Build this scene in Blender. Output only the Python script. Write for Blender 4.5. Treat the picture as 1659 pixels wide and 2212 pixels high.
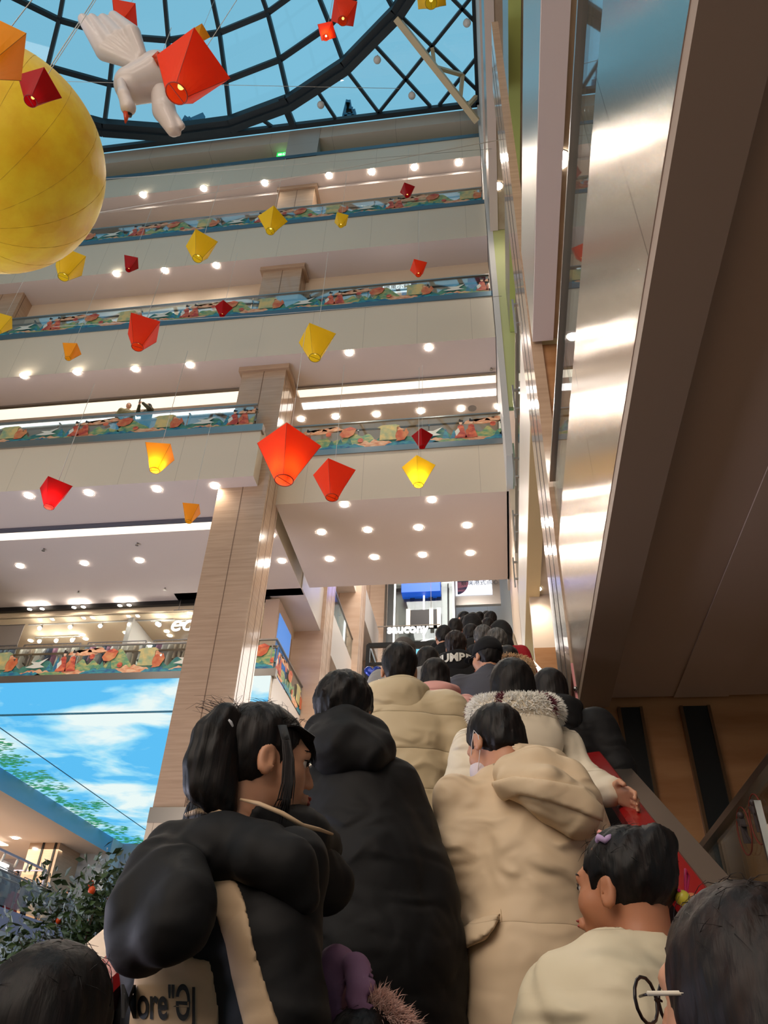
import bpy, bmesh, math, random
import numpy as np
from mathutils import Vector, Matrix
from mathutils.bvhtree import BVHTree
random.seed(7); rng = np.random.default_rng(7)
SC = bpy.context.scene; COL = SC.collection
for o in list(bpy.data.objects): bpy.data.objects.remove(o, do_unlink=True)

# ------------------------------------------------------------ camera, sky, exposure
F_PX = 1650.5
Zc = np.array([89.5, -2210.0, F_PX]); Dc = np.array([280.5, 1244.0, F_PX])   # zenith and forward directions seen from the lens
Zc /= np.linalg.norm(Zc); Dc -= Zc * (Dc @ Zc); Dc /= np.linalg.norm(Dc)
RW = np.stack([-np.cross(Zc, Dc), Dc, Zc])
if RW[0][0] < 0: RW[0] *= -1
cam = bpy.data.cameras.new('camera'); camo = bpy.data.objects.new('camera', cam); COL.objects.link(camo)
cam.sensor_fit = 'VERTICAL'; cam.sensor_height = 36.0; cam.lens = F_PX / 2212 * 36.0
cam.clip_start = 0.05; cam.clip_end = 400
mx = Matrix.Identity(4)
for i in range(3):
    mx[i][0] = RW[i][0]; mx[i][1] = -RW[i][1]; mx[i][2] = -RW[i][2]
camo.matrix_world = mx
SC.camera = camo
vs = SC.view_settings; SC.display_settings.display_device = 'sRGB'
vs.view_transform = 'Standard'; vs.look = 'None'; vs.gamma = 1.0; vs.use_curve_mapping = False
vs.exposure = 0.0
SC.cycles.use_denoising = True
SC.cycles.max_bounces = 8; SC.cycles.transparent_max_bounces = 24; SC.cycles.glossy_bounces = 4; SC.cycles.diffuse_bounces = 3
SC.cycles.sample_clamp_indirect = 4.0
SC.cycles.caustics_reflective = False; SC.cycles.caustics_refractive = False
world = bpy.data.worlds.new('dusk_sky'); SC.world = world; world.use_nodes = True
wn = world.node_tree.nodes; wl = world.node_tree.links
bgd = wn['Background']; bgd.inputs['Strength'].default_value = 1.2
tc = wn.new('ShaderNodeTexCoord'); nz = wn.new('ShaderNodeTexNoise'); nz.inputs['Scale'].default_value = 1.2; nz.inputs['Detail'].default_value = 3
rp = wn.new('ShaderNodeValToRGB'); rp.color_ramp.elements[0].color = (0.155, 0.40, 0.545, 1); rp.color_ramp.elements[1].color = (0.205, 0.475, 0.62, 1)
wl.new(tc.outputs['Generated'], nz.inputs['Vector']); wl.new(nz.outputs['Fac'], rp.inputs['Fac']); wl.new(rp.outputs['Color'], bgd.inputs['Color'])

def lamp(name, kind, loc, power, color=(1, .86, .7), parent=None, **kw):
    l = bpy.data.lights.new(name, kind); l.energy = power; l.color = color
    for k, v in kw.items(): setattr(l, k, v)
    o = bpy.data.objects.new(name, l); COL.objects.link(o); o.location = loc
    if parent is not None: o.parent = parent
    return o

# area lamps added to brighten the scene, without any light fittings
for z_, p_ in ((5.6, 430), (9.6, 760), (13.4, 500), (19.3, 400), (25.2, 360), (30.5, 300)):
    o_ = lamp('rear_fill', 'AREA', (-8.5, -8.8, z_), p_, (1, .86, .73), shape='RECTANGLE', size=16, size_y=1.4); o_.rotation_euler = (math.radians(72), 0, 0)  # unseen fill from behind the camera, added for overall brightness
lamp('hall_fill', 'AREA', (-3, 30, 29), 3200, (1, .93, .86), shape='RECTANGLE', size=6, size_y=14)  # added to lift the far hall, no fitting modelled
lamp('hall_fill', 'AREA', (-3, 29, 8.4 + 5), 250, (1, .93, .86), shape='RECTANGLE', size=4, size_y=6)  # second fill lamp added lower down in the hall
o_ = lamp('low_cool_fill', 'AREA', (-19.6, 8, -.4), 2600, (.80, .80, 1.0), shape='RECTANGLE', size=4, size_y=16); o_.rotation_euler = (0, math.radians(-115), 0)   # added bluish lamp, lights the soffits from below; no such source is built
# ------------------------------------------------------------ materials
MATS = {}
def s2l(c):
    return tuple(((x / 12.92) if x <= .04045 else ((x + .055) / 1.055) ** 2.4) for x in c)
def rgb(r, g, b): return s2l((r / 255, g / 255, b / 255))
def mat(name, color, rough=.6, metal=0.0, emit=None, estr=0.0, alpha=None, noise=None, bump=None, coat=0, sheen=0, wood=None, spec=None, trans=0, subsurf=0, aniso=0, tangent=None, nstretch=(1, 1, 1), bstretch=(1, 1, 1)):
    if name in MATS: return MATS[name]
    m = bpy.data.materials.new(name); m.use_nodes = True; nt = m.node_tree; N = nt.nodes; L = nt.links
    b = N['Principled BSDF']; b.inputs['Base Color'].default_value = (*color, 1); b.inputs['Roughness'].default_value = rough; b.inputs['Metallic'].default_value = metal
    if emit is not None: b.inputs['Emission Color'].default_value = (*emit, 1); b.inputs['Emission Strength'].default_value = estr
    if coat: b.inputs['Coat Weight'].default_value = coat
    if sheen: b.inputs['Sheen Weight'].default_value = sheen
    if spec is not None: b.inputs['Specular IOR Level'].default_value = spec
    if trans: b.inputs['Transmission Weight'].default_value = trans
    if subsurf: b.inputs['Subsurface Weight'].default_value = subsurf; b.inputs['Subsurface Radius'].default_value = (.02, .008, .004); b.inputs['Subsurface Scale'].default_value = 1.0
    if alpha is not None: b.inputs['Alpha'].default_value = alpha
    if aniso:
        b.inputs['Anisotropic'].default_value = aniso
        tg = N.new('ShaderNodeCombineXYZ')
        for i in range(3): tg.inputs[i].default_value = tangent[i]
        L.new(tg.outputs[0], b.inputs['Tangent'])
    def coords(st):
        t = N.new('ShaderNodeTexCoord'); mp = N.new('ShaderNodeMapping'); mp.inputs['Scale'].default_value = st
        L.new(t.outputs['Object'], mp.inputs['Vector']); return mp.outputs['Vector']
    if noise:   # (scale, colour2, detail, [lo, hi])
        t = N.new('ShaderNodeTexNoise'); t.inputs['Scale'].default_value = noise[0]; t.inputs['Detail'].default_value = noise[2]
        L.new(coords(nstretch), t.inputs['Vector'])
        r = N.new('ShaderNodeValToRGB'); lo, hi = (noise[3] if len(noise) > 3 else (.35, .65))
        r.color_ramp.elements[0].position = lo; r.color_ramp.elements[1].position = hi
        r.color_ramp.elements[0].color = (*color, 1); r.color_ramp.elements[1].color = (*noise[1], 1)
        L.new(t.outputs['Fac'], r.inputs['Fac']); L.new(r.outputs['Color'], b.inputs['Base Color'])
    if bump:    # (scale, strength, distance)
        t = N.new('ShaderNodeTexNoise'); t.inputs['Scale'].default_value = bump[0]; t.inputs['Detail'].default_value = 4
        L.new(coords(bstretch), t.inputs['Vector'])
        bp = N.new('ShaderNodeBump'); bp.inputs['Strength'].default_value = bump[1]; bp.inputs['Distance'].default_value = bump[2]
        L.new(t.outputs['Fac'], bp.inputs['Height']); L.new(bp.outputs['Normal'], b.inputs['Normal'])
    MATS[name] = m; return m

def panel_mat(name, color, seam, seamcol, width=.008, axes='x', rough=.45, noise=None, metal=0, **kw):
    """coloured panels with thin joints every `seam` metres along the given axes (a=seam size)"""
    m = mat(name, color, rough, metal, **kw); nt = m.node_tree; N = nt.nodes; L = nt.links; b = N['Principled BSDF']
    t = N.new('ShaderNodeTexCoord'); sp = N.new('ShaderNodeSeparateXYZ'); L.new(t.outputs['Object'], sp.inputs[0])
    last = None
    for ax, sz in zip(axes, seam if isinstance(seam, (list, tuple)) else [seam] * len(axes)):
        a = N.new('ShaderNodeMath'); a.operation = 'PINGPONG'; a.inputs[1].default_value = sz / 2
        L.new(sp.outputs['xyz'.index(ax)], a.inputs[0])
        c = N.new('ShaderNodeMath'); c.operation = 'LESS_THAN'; c.inputs[1].default_value = width; L.new(a.outputs[0], c.inputs[0])
        if last is None: last = c
        else:
            q = N.new('ShaderNodeMath'); q.operation = 'MAXIMUM'; L.new(last.outputs[0], q.inputs[0]); L.new(c.outputs[0], q.inputs[1]); last = q
    mixn = N.new('ShaderNodeMix'); mixn.data_type = 'RGBA'
    src = b.inputs['Base Color'].links[0].from_socket if b.inputs['Base Color'].links else None
    if src: L.new(src, mixn.inputs['A'])
    else: mixn.inputs['A'].default_value = (*color, 1)
    mixn.inputs['B'].default_value = (*seamcol, 1)
    L.new(last.outputs[0], mixn.inputs['Factor']); L.new(mixn.outputs['Result'], b.inputs['Base Color'])
    return m

def glass_mat(name, tint, refl=.06, rough=.02):
    if name in MATS: return MATS[name]
    m = bpy.data.materials.new(name); m.use_nodes = True; nt = m.node_tree; N = nt.nodes; L = nt.links
    for n in list(N): N.remove(n)
    out = N.new('ShaderNodeOutputMaterial'); tr = N.new('ShaderNodeBsdfTransparent'); tr.inputs[0].default_value = (*tint, 1)
    gl = N.new('ShaderNodeBsdfGlossy'); gl.inputs['Roughness'].default_value = rough; gl.inputs[0].default_value = (.9, .95, 1, 1)
    fr = N.new('ShaderNodeFresnel'); fr.inputs['IOR'].default_value = 1.35; mx_ = N.new('ShaderNodeMixShader')
    ad = N.new('ShaderNodeMath'); ad.operation = 'MULTIPLY_ADD'; ad.inputs[1].default_value = .6; ad.inputs[2].default_value = refl * .3
    L.new(fr.outputs[0], ad.inputs[0]); L.new(ad.outputs[0], mx_.inputs[0]); L.new(tr.outputs[0], mx_.inputs[1]); L.new(gl.outputs[0], mx_.inputs[2]); L.new(mx_.outputs[0], out.inputs[0])
    MATS[name] = m; return m

M_FASCIA = panel_mat('cream_fascia_panels', rgb(222, 207, 184), 1.9, rgb(186, 170, 150), .006, 'x', .4)
M_FASCIA_Y = panel_mat('cream_fascia_panels_side', rgb(222, 210, 192), 1.9, rgb(186, 170, 150), .006, 'y', .35)
M_CEIL = mat('white_ceiling_paint', rgb(222, 208, 200), .7)
M_CEILDK = mat('beige_ceiling_paint', rgb(150, 128, 112), .7)
M_FLOOR = mat('polished_floor_stone', rgb(190, 175, 155), .15, noise=(1.2, rgb(170, 150, 130), 4))
M_STEEL = mat('brushed_stainless_trim', rgb(170, 165, 160), .28, 1.0)
M_STEELB = mat('blue_grey_metal_trim', rgb(95, 118, 130), .4, .6)
M_MARBLE = mat('beige_striated_marble', rgb(178, 148, 122), .16, noise=(3.2, rgb(198, 168, 141), 9, (.25, .75)), nstretch=(.3, .3, 6), coat=.3)
M_MARBLEO = mat('honey_marble', rgb(168, 118, 78), .2, noise=(1.6, rgb(196, 148, 104), 7, (.3, .7)), nstretch=(.5, .5, 3))
M_WHITE_MB = mat('white_veined_marble', rgb(205, 208, 215), .25, noise=(.9, rgb(160, 165, 178), 10, (.52, .66)), nstretch=(1, .5, 1.8))
M_DKMETAL = mat('dark_green_grey_steel', rgb(42, 52, 58), .5, .4)
M_BLACK = mat('black_metal', rgb(22, 21, 22), .4, .3)
M_WHITE = mat('white_plaster', rgb(220, 216, 210), .6)
M_GLASS = glass_mat('clear_balustrade_glass', (.90, .95, .93))
M_SKYGLASS = glass_mat('skylight_glass', (.93, .97, .99), .1)
M_LED = mat('downlight_lens', (1, .95, .88), .5, emit=(1, .93, .82), estr=80)
M_COVE = mat('warm_cove_light', (1, .9, .75), .5, emit=(1, .86, .68), estr=1.15)
M_STRIP = mat('white_light_strip', (1, 1, 1), .5, emit=(1, .95, .9), estr=2.6)
M_BRUSH = mat('mirror_brushed_stainless', rgb(205, 192, 178), .34, 1.0, aniso=.92, tangent=(0, 1, 0), bump=(14, .12, .004), bstretch=(1, 6, .6))
M_BRUSH2 = mat('brushed_stainless_fascia', rgb(210, 200, 190), .3, 1.0, aniso=.8, tangent=(0, 1, 0))

# ------------------------------------------------------------ object helpers
def tag(o, label=None, cat=None, group=None, kind=None):
    if label: o['label'] = label
    if cat: o['category'] = cat
    if group: o['group'] = group
    if kind: o['kind'] = kind
    return o
def empty(name, loc=(0, 0, 0), rz=0, label=None, cat=None, group=None, kind=None):
    o = bpy.data.objects.new(name, None); COL.objects.link(o); o.location = loc; o.rotation_euler = (0, 0, rz)
    o.empty_display_size = .1
    return tag(o, label, cat, group, kind)
class MB:
    """collects boxes, bars, tubes and prisms into one mesh"""
    def __init__(s): s.v = []; s.f = []; s.m = []; s.sm = []
    def add(s, vs_, fs, m=0, smooth=False):
        k = len(s.v); s.v += [tuple(map(float, p)) for p in vs_]
        for f in fs: s.f.append([i + k for i in f]); s.m.append(m); s.sm.append(smooth)
        return s
    def box(s, a, b, m=0, ms=None):
        x0, y0, z0 = a; x1, y1, z1 = b
        vs_ = [(x0, y0, z0), (x1, y0, z0), (x1, y1, z0), (x0, y1, z0), (x0, y0, z1), (x1, y0, z1), (x1, y1, z1), (x0, y1, z1)]
        fs = [(0, 3, 2, 1), (4, 5, 6, 7), (0, 1, 5, 4), (1, 2, 6, 5), (2, 3, 7, 6), (3, 0, 4, 7)]   # bottom top front right back left
        for i, f in enumerate(fs):
            s.add([], [], 0); s.f.append([j + len(s.v) for j in f]); s.m.append(ms[i] if ms else m); s.sm.append(False)
        s.v += vs_; return s
    def bar(s, a, b, w, h, up=(0, 0, 1), m=0):
        a = Vector(a); b = Vector(b); d = (b - a).normalized(); u = Vector(up)
        if abs(d.dot(u)) > .98: u = Vector((1, 0, 0))
        r = d.cross(u).normalized(); u = r.cross(d).normalized()
        vs_ = [p + r * (i * w / 2) + u * (j * h / 2) for p in (a, b) for i, j in ((-1, -1), (1, -1), (1, 1), (-1, 1))]
        return s.add(vs_, [(0, 3, 2, 1), (4, 5, 6, 7), (0, 1, 5, 4), (1, 2, 6, 5), (2, 3, 7, 6), (3, 0, 4, 7)], m)
    def tube(s, pts, r, n=8, m=0, caps=True):
        pts = [Vector(p) for p in pts]; rs = r if isinstance(r, (list, tuple)) else [r] * len(pts); k0 = len(s.v); ref = None
        for i, p in enumerate(pts):
            d = (pts[min(i + 1, len(pts) - 1)] - pts[max(i - 1, 0)]).normalized()
            if ref is None: ref = Vector((0, 0, 1)) if abs(d.z) < .9 else Vector((1, 0, 0))
            a = d.cross(ref).normalized(); b = a.cross(d).normalized(); ref = b
            for j in range(n):
                t = 2 * math.pi * j / n; s.v.append(tuple(p + a * math.cos(t) * rs[i] + b * math.sin(t) * rs[i]))
        for i in range(len(pts) - 1):
            for j in range(n):
                s.f.append([k0 + i * n + j, k0 + i * n + (j + 1) % n, k0 + (i + 1) * n + (j + 1) % n, k0 + (i + 1) * n + j]); s.m.append(m); s.sm.append(True)
        if caps:
            s.f.append([k0 + j for j in range(n)][::-1]); s.m.append(m); s.sm.append(False)
            s.f.append([k0 + (len(pts) - 1) * n + j for j in range(n)]); s.m.append(m); s.sm.append(False)
        return s
    def disc(s, c, r, h, n=20, m=0):   # short upright cylinder
        return s.tube([(c[0], c[1], c[2]), (c[0], c[1], c[2] + h)], r, n, m)
    def prism(s, poly, o, ux, uy, t, m=0):   # polygon in plane (o,ux,uy), thickness vector t
        o = Vector(o); ux = Vector(ux); uy = Vector(uy); t = Vector(t); n = len(poly)
        vs_ = [o + ux * p[0] + uy * p[1] for p in poly] + [o + ux * p[0] + uy * p[1] + t for p in poly]
        fs = [list(range(n))[::-1], list(range(n, 2 * n))] + [(i, (i + 1) % n, n + (i + 1) % n, n + i) for i in range(n)]
        return s.add(vs_, fs, m)
    def ball(s, c, r, n=10, m=0, sc=(1, 1, 1)):
        k0 = len(s.v); nv = n; nu = n * 2 if n > 5 else 8
        for i in range(nv + 1):
            ph = math.pi * i / nv
            for j in range(nu):
                th = 2 * math.pi * j / nu
                s.v.append((c[0] + r * sc[0] * math.sin(ph) * math.cos(th), c[1] + r * sc[1] * math.sin(ph) * math.sin(th), c[2] + r * sc[2] * math.cos(ph)))
        for i in range(nv):
            for j in range(nu):
                s.f.append([k0 + i * nu + j, k0 + (i + 1) * nu + j, k0 + (i + 1) * nu + (j + 1) % nu, k0 + i * nu + (j + 1) % nu]); s.m.append(m); s.sm.append(True)
        return s
    def build(s, name, mats, parent=None, loc=None, bevel=0):
        me = bpy.data.meshes.new(name); me.from_pydata(s.v, [], s.f)
        mats = mats if isinstance(mats, (list, tuple)) else [mats]
        for m in mats: me.materials.append(m)
        me.polygons.foreach_set('material_index', s.m); me.polygons.foreach_set('use_smooth', s.sm); me.update()
        o = bpy.data.objects.new(name, me); COL.objects.link(o)
        if parent is not None: o.parent = parent
        if loc is not None: o.location = loc
        if bevel:
            md = o.modifiers.new('bevel', 'BEVEL'); md.width = bevel; md.segments = 2; md.limit_method = 'ANGLE'
        return o
def struct(o): o['kind'] = 'structure'; return o
def copy_tree(o, parent=None):
    c = o.copy(); COL.objects.link(c)
    if parent is not None: c.parent = parent
    for ch in [x for x in bpy.data.objects if x.parent == o]: copy_tree(ch, c)
    return c
def ray(u, v):
    r = RW @ np.array([u - 829.5, v - 1106.0, F_PX]); return r
def at_y(u, v, y): r = ray(u, v); return Vector(r * (y / r[1]))
def at_z(u, v, z): r = ray(u, v); return Vector(r * (z / r[2]))
def at_x(u, v, x): r = ray(u, v); return Vector(r * (x / r[0]))
def at_d(u, v, d): return Vector(ray(u, v) / F_PX * d)
def text(name, body, size, o, ux, uy, material, parent=None, extrude=.02, align='CENTER', scale_x=1.0, bold=0.0):
    """flat lettering as a mesh, standing in the plane spanned by ux and uy"""
    cu = bpy.data.curves.new(name, 'FONT'); cu.body = body; cu.size = size; cu.extrude = extrude; cu.align_x = align; cu.offset = bold
    tmp = bpy.data.objects.new(name + '_tmp', cu); COL.objects.link(tmp)
    dg = bpy.context.evaluated_depsgraph_get(); me = bpy.data.meshes.new_from_object(tmp.evaluated_get(dg))
    bpy.data.objects.remove(tmp); me.materials.clear(); me.materials.append(material)
    ux = Vector(ux).normalized(); uy = Vector(uy).normalized(); n = ux.cross(uy); o = Vector(o)
    for v in me.vertices:
        c = v.co.copy(); v.co = o + ux * c.x * scale_x + uy * c.y + n * c.z
    ob = bpy.data.objects.new(name, me); COL.objects.link(ob)
    if parent is not None: ob.parent = parent
    return ob

# ------------------------------------------------------------ implicit surfaces (smooth bodies and clothes)
def surfnet(f, lo, hi, h):
    ax = [np.arange(lo[i], hi[i] + h, h, dtype=np.float32) for i in range(3)]
    G = np.meshgrid(*ax, indexing='ij'); V = f(G[0], G[1], G[2]).astype(np.float32)
    ins = V < 0; n = V.shape; cn = tuple(k - 1 for k in n)
    acc = np.zeros(cn + (3,), np.float32); cnt = np.zeros(cn, np.float32)
    quads = []; idx = np.arange(np.prod(cn)).reshape(cn)
    for a in range(3):
        b, c = (a + 1) % 3, (a + 2) % 3
        s0 = [slice(None)] * 3; s1 = [slice(None)] * 3; s0[a] = slice(0, -1); s1[a] = slice(1, None)
        v0 = V[tuple(s0)]; v1 = V[tuple(s1)]; cr = ins[tuple(s0)] != ins[tuple(s1)]
        t = np.where(cr, v0 / np.where(cr, v0 - v1, 1), 0)
        I = np.argwhere(cr); tt = t[cr]; flip = ins[tuple(s0)][cr]
        pos = np.stack([ax[k][I[:, k]] for k in range(3)], 1); pos[:, a] += tt * h
        cells = []
        for db, dc in ((0, 0), (-1, 0), (-1, -1), (0, -1)):
            J = I.copy(); J[:, b] += db; J[:, c] += dc
            cells.append(J)
        ok = np.ones(len(I), bool)
        for J in cells:
            for k in range(3): ok &= (J[:, k] >= 0) & (J[:, k] < cn[k])
        q = []
        for J in cells:
            J = J[ok]; li = idx[J[:, 0], J[:, 1], J[:, 2]]; q.append(li)
            for k in range(3): np.add.at(acc.reshape(-1, 3)[:, k], li, pos[ok][:, k])
            np.add.at(cnt.reshape(-1), li, 1)
        q = np.stack(q, 1); fl = flip[ok]; q[fl] = q[fl][:, ::-1]; quads.append(q)
    q = np.concatenate(quads); used = np.unique(q); mp = np.zeros(np.prod(cn), np.int64); mp[used] = np.arange(len(used))
    P_ = acc.reshape(-1, 3)[used] / cnt.reshape(-1)[used][:, None]
    return P_, mp[q][:, ::-1]
def sd_ball(c, r, sc=(1, 1, 1)):
    def f(X, Y, Z):
        a = (X - c[0]) / (r * sc[0]); b = (Y - c[1]) / (r * sc[1]); d = (Z - c[2]) / (r * sc[2])
        k0 = np.sqrt(a * a + b * b + d * d) + 1e-9
        k1 = np.sqrt((a / (r * sc[0])) ** 2 + (b / (r * sc[1])) ** 2 + (d / (r * sc[2])) ** 2) + 1e-9
        return k0 * (k0 - 1) / k1
    return f
def sd_cap(a, b, r0, r1, puff=0, n=3, sy=1.0, ph=0):
    a = np.array(a, float); b = np.array(b, float); d = b - a; L2 = d @ d
    def f(X, Y, Z):
        px, py, pz = X - a[0], Y - a[1], Z - a[2]
        t = np.clip((px * d[0] + py * d[1] + pz * d[2]) / L2, 0, 1)
        qx, qy, qz = px - d[0] * t, (py - d[1] * t) / sy, pz - d[2] * t
        r = r0 + (r1 - r0) * t
        if puff: r = r + puff * (np.abs(np.sin(np.pi * (t * n + ph))) ** .5 - .6)
        return np.sqrt(qx * qx + qy * qy + qz * qz) - r
    return f
def sd_torus(c, R_, r, tilt=0, sc=(1, 1)):
    ct, st = math.cos(tilt), math.sin(tilt)
    def f(X, Y, Z):
        x = (X - c[0]) / sc[0]; y = Y - c[1]; z = Z - c[2]
        y2 = (y * ct + z * st) / sc[1]; z2 = -y * st + z * ct
        q = np.sqrt(x * x + y2 * y2) - R_
        return np.sqrt(q * q + z2 * z2) - r
    return f
def sd_box(c, hs, rd=.01):
    def f(X, Y, Z):
        a = np.abs(X - c[0]) - hs[0] + rd; b = np.abs(Y - c[1]) - hs[1] + rd; d = np.abs(Z - c[2]) - hs[2] + rd
        return np.sqrt(np.maximum(a, 0) ** 2 + np.maximum(b, 0) ** 2 + np.maximum(d, 0) ** 2) + np.minimum(np.maximum(a, np.maximum(b, d)), 0) - rd
    return f
def smin(a, b, k):
    if k <= 0: return np.minimum(a, b)
    h = np.clip(.5 + .5 * (b - a) / k, 0, 1); return b + (a - b) * h - k * h * (1 - h)
def union(fs, k=.02):
    def f(X, Y, Z):
        r = None
        for g in fs:
            kk = k
            if isinstance(g, tuple): g, kk = g
            v = g(X, Y, Z); r = v if r is None else smin(r, v, kk)
        return r
    return f
def cut(f, g, k=.005): return lambda X, Y, Z: -smin(-f(X, Y, Z), g(X, Y, Z), k)
def inter(f, g, k=.003): return lambda X, Y, Z: -smin(-f(X, Y, Z), -g(X, Y, Z), k)
def offset(f, d): return lambda X, Y, Z: f(X, Y, Z) - d
def framed(f, M):   # evaluate f in a rotated / moved frame; M maps local to outer
    Mi = np.array(M.inverted())
    def g(X, Y, Z):
        return f(Mi[0][0] * X + Mi[0][1] * Y + Mi[0][2] * Z + Mi[0][3], Mi[1][0] * X + Mi[1][1] * Y + Mi[1][2] * Z + Mi[1][3], Mi[2][0] * X + Mi[2][1] * Y + Mi[2][2] * Z + Mi[2][3])
    return g
def wrinkle(f, amp, s, seed=0, st=(1, 1, 1)):
    r = np.random.default_rng(seed); W = r.normal(0, 1, (7, 3)) * s * np.array(st); ph = r.uniform(0, 6.28, 7)
    def g(X, Y, Z):
        n = 0
        for i in range(7): n = n + np.sin(X * W[i][0] + Y * W[i][1] + Z * W[i][2] + ph[i] + 1.5 * np.sin(Z * s * .7 + i))
        return f(X, Y, Z) + amp * n / 4
    return g
def largest(V, Q):
    lab = np.arange(len(V))
    for _ in range(400):
        m = lab[Q].min(1); new = lab.copy(); np.minimum.at(new, Q.ravel(), np.repeat(m, 4)); new = new[new]
        if (new == lab).all(): break
        lab = new
    u, c = np.unique(lab, return_counts=True); keep = lab == u[c.argmax()]; mp = np.cumsum(keep) - 1; Q = Q[keep[Q[:, 0]]]
    return V[keep], mp[Q]
def blob(name, f, lo, hi, h, mats, parent=None, pick=None, one=False):
    V, Q = surfnet(f, lo, hi, h)
    if one and len(V): V, Q = largest(V, Q)
    me = bpy.data.meshes.new(name); me.from_pydata(V.tolist(), [], Q.tolist())
    for m in (mats if isinstance(mats, (list, tuple)) else [mats]): me.materials.append(m)
    if pick is not None:
        c = V[Q].mean(1); me.polygons.foreach_set('material_index', pick(c[:, 0], c[:, 1], c[:, 2]).astype(int))
    me.polygons.foreach_set('use_smooth', [True] * len(me.polygons)); me.update()
    o = bpy.data.objects.new(name, me); COL.objects.link(o)
    if parent is not None: o.parent = parent
    return o
# ============================================================ large structure
def slab(x0, x1, y0, y1, zb, zt, face=M_FASCIA, front=0, name='floor', side=None):
    """gallery floor: fascia faces 0, underside 1, top 2"""
    b = MB(); ms = [1, 2, 0, 3 if side else 0, 0, 3 if side else 0]
    b.box((x0, y0, zb), (x1, y1, zt), ms=ms)
    return struct(b.build(name, [face, M_CEIL, M_FLOOR] + ([side] if side else [])))
def wall(name, a, b_, m): return struct(MB().box(a, b_).build(name, m))
# front galleries
slab(-26, .78, 17.5, 19.4, 32.2, 33.8)
wall('ceiling', (-26, 18.1, 32.0), (.78, 22, 32.19), M_CEIL)
slab(-26, .78, 17.5, 19.2, 26.3, 28.55)
slab(-26, .78, 17.5, 25.0, 20.4, 22.65)
slab(-26, -6.95, 17.5, 24.7, 14.9, 17.05)
slab(-6.62, .86, 19.0, 24.2, 14.9, 16.9)
wall('wall_front', (-26, 18.7, 22.65), (.78, 18.95, 26.3), mat('warm_cream_wall', rgb(226, 204, 180), .5))
wall('wall_front', (-26, 25.0, 11.2), (-8.0, 25.05, 14.55), glass_mat('shopfront_glass', (.93, .95, .95)))
wall('wall_front', (-26, 24.9, 16.8), (.9, 25.1, 20.4), M_WHITE)
wall('wall_front', (-26, 21.6, 28.5), (.9, 21.8, 32.0), M_CEIL)
# top storey under the skylight
wall('wall_front', (-26, 19.2, 33.8), (.9, 19.4, 36.4), mat('pale_yellow_wall', rgb(205, 190, 150), .6))
wall('trim_1', (-26, 17.5, 35.4), (.9, 18.2, 36.4), panel_mat('upper_beam_panels', rgb(196, 184, 168), 3.0, rgb(150, 140, 128), .008, 'x', .5))
# left projecting soffit trims
for n_, (x0, x1, y, z0, z1, mm) in enumerate([(-26, .78, 17.46, 33.8, 34.05, M_STEELB), (-26, .78, 17.46, 28.5, 28.75, M_STEELB), (-26, .8, 17.46, 22.6, 22.86, M_STEELB),
        (-26, -6.9, 17.44, 16.78, 17.07, M_STEEL), (-6.62, .86, 18.96, 16.88, 17.12, M_STEEL), (-26, -7.3, 23.46, 11.0, 11.28, M_STEEL)]):
    struct(MB().box((x0, y, z0), (x1, y + .25, z1)).build('trim_%d' % (n_ + 2), mm))
# second gallery: lit screens on its edge and underside, shop above
struct(MB().box((-26, 23.5, 9.85), (-7.42, 41, 11.05), ms=[0, 0, 0, 1, 0, 0]).build('floor', [M_CEIL, M_FASCIA_Y]))
struct(MB().box((-9.2, 23.6, 8.9), (-7.4, 28, 11.2), ms=[0, 1, 1, 1, 1, 1]).build('floor', [M_CEIL, mat('white_satin_fascia', rgb(222, 214, 208), .25)]))
wall('ceiling', (-26, 24.9, 14.55), (-8, 33, 14.9), mat('shop_ceiling_paint', rgb(228, 205, 172), .7))
wall('trim_8', (-26, 24.7, 14.72), (-8.3, 24.85, 14.9), M_BLACK)
wall('wall_back', (-26, 33, 11.2), (-8, 33.2, 14.6), mat('shop_back_wall', rgb(200, 186, 168), .6))
# columns
def column(x0, x1, y0, y1, z0, z1, m=M_MARBLE, name='column', ribs=True):
    b = MB().box((x0, y0, z0), (x1, y1, z1))
    if ribs:
        for t in (.5,):
            xm = x0 + (x1 - x0) * t; b.box((xm - .012, y0 - .004, z0), (xm + .012, y0, z1), 1)
        for t in (.12, .55, .9):
            ym = y0 + (y1 - y0) * t; b.box((x1, ym - .012, z0), (x1 + .004, ym + .012, z1), 1)
            b.box((x0 - .004, ym - .012, z0), (x0, ym + .012, z1), 1)
    return struct(b.build(name, [m, mat('marble_joint', rgb(120, 92, 72), .6)]))
column(-8.22, -6.62, 18.0, 19.3, -3.1, 32.15)
struct(MB().box((-8.26, 17.96, -3.1), (-6.58, 18.0, 4.75)).box((-8.26, 17.94, 4.75), (-6.58, 18.0, 5.1), 1).build('trim_9', [panel_mat('cream_column_cladding', rgb(214, 196, 172), .9, rgb(150, 130, 110), .006, 'x', .3), M_STEEL]))
for zt in (20.4, 26.3, 32.2):   # capitals under each soffit
    struct(MB().box((-8.34, 17.9, zt - .22), (-6.5, 19.4, zt - .002)).build('trim_10', M_MARBLE))
column(-20.6, -18.7, 18.0, 19.3, -3.1, 32.15)
struct(MB().box((-8.1, 17.47, 33.8), (-6.6, 17.9, 36.35)).build('column', panel_mat('column_cladding_top', rgb(176, 168, 158), 5, rgb(140, 130, 120), .005, 'z', .5)))
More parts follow.
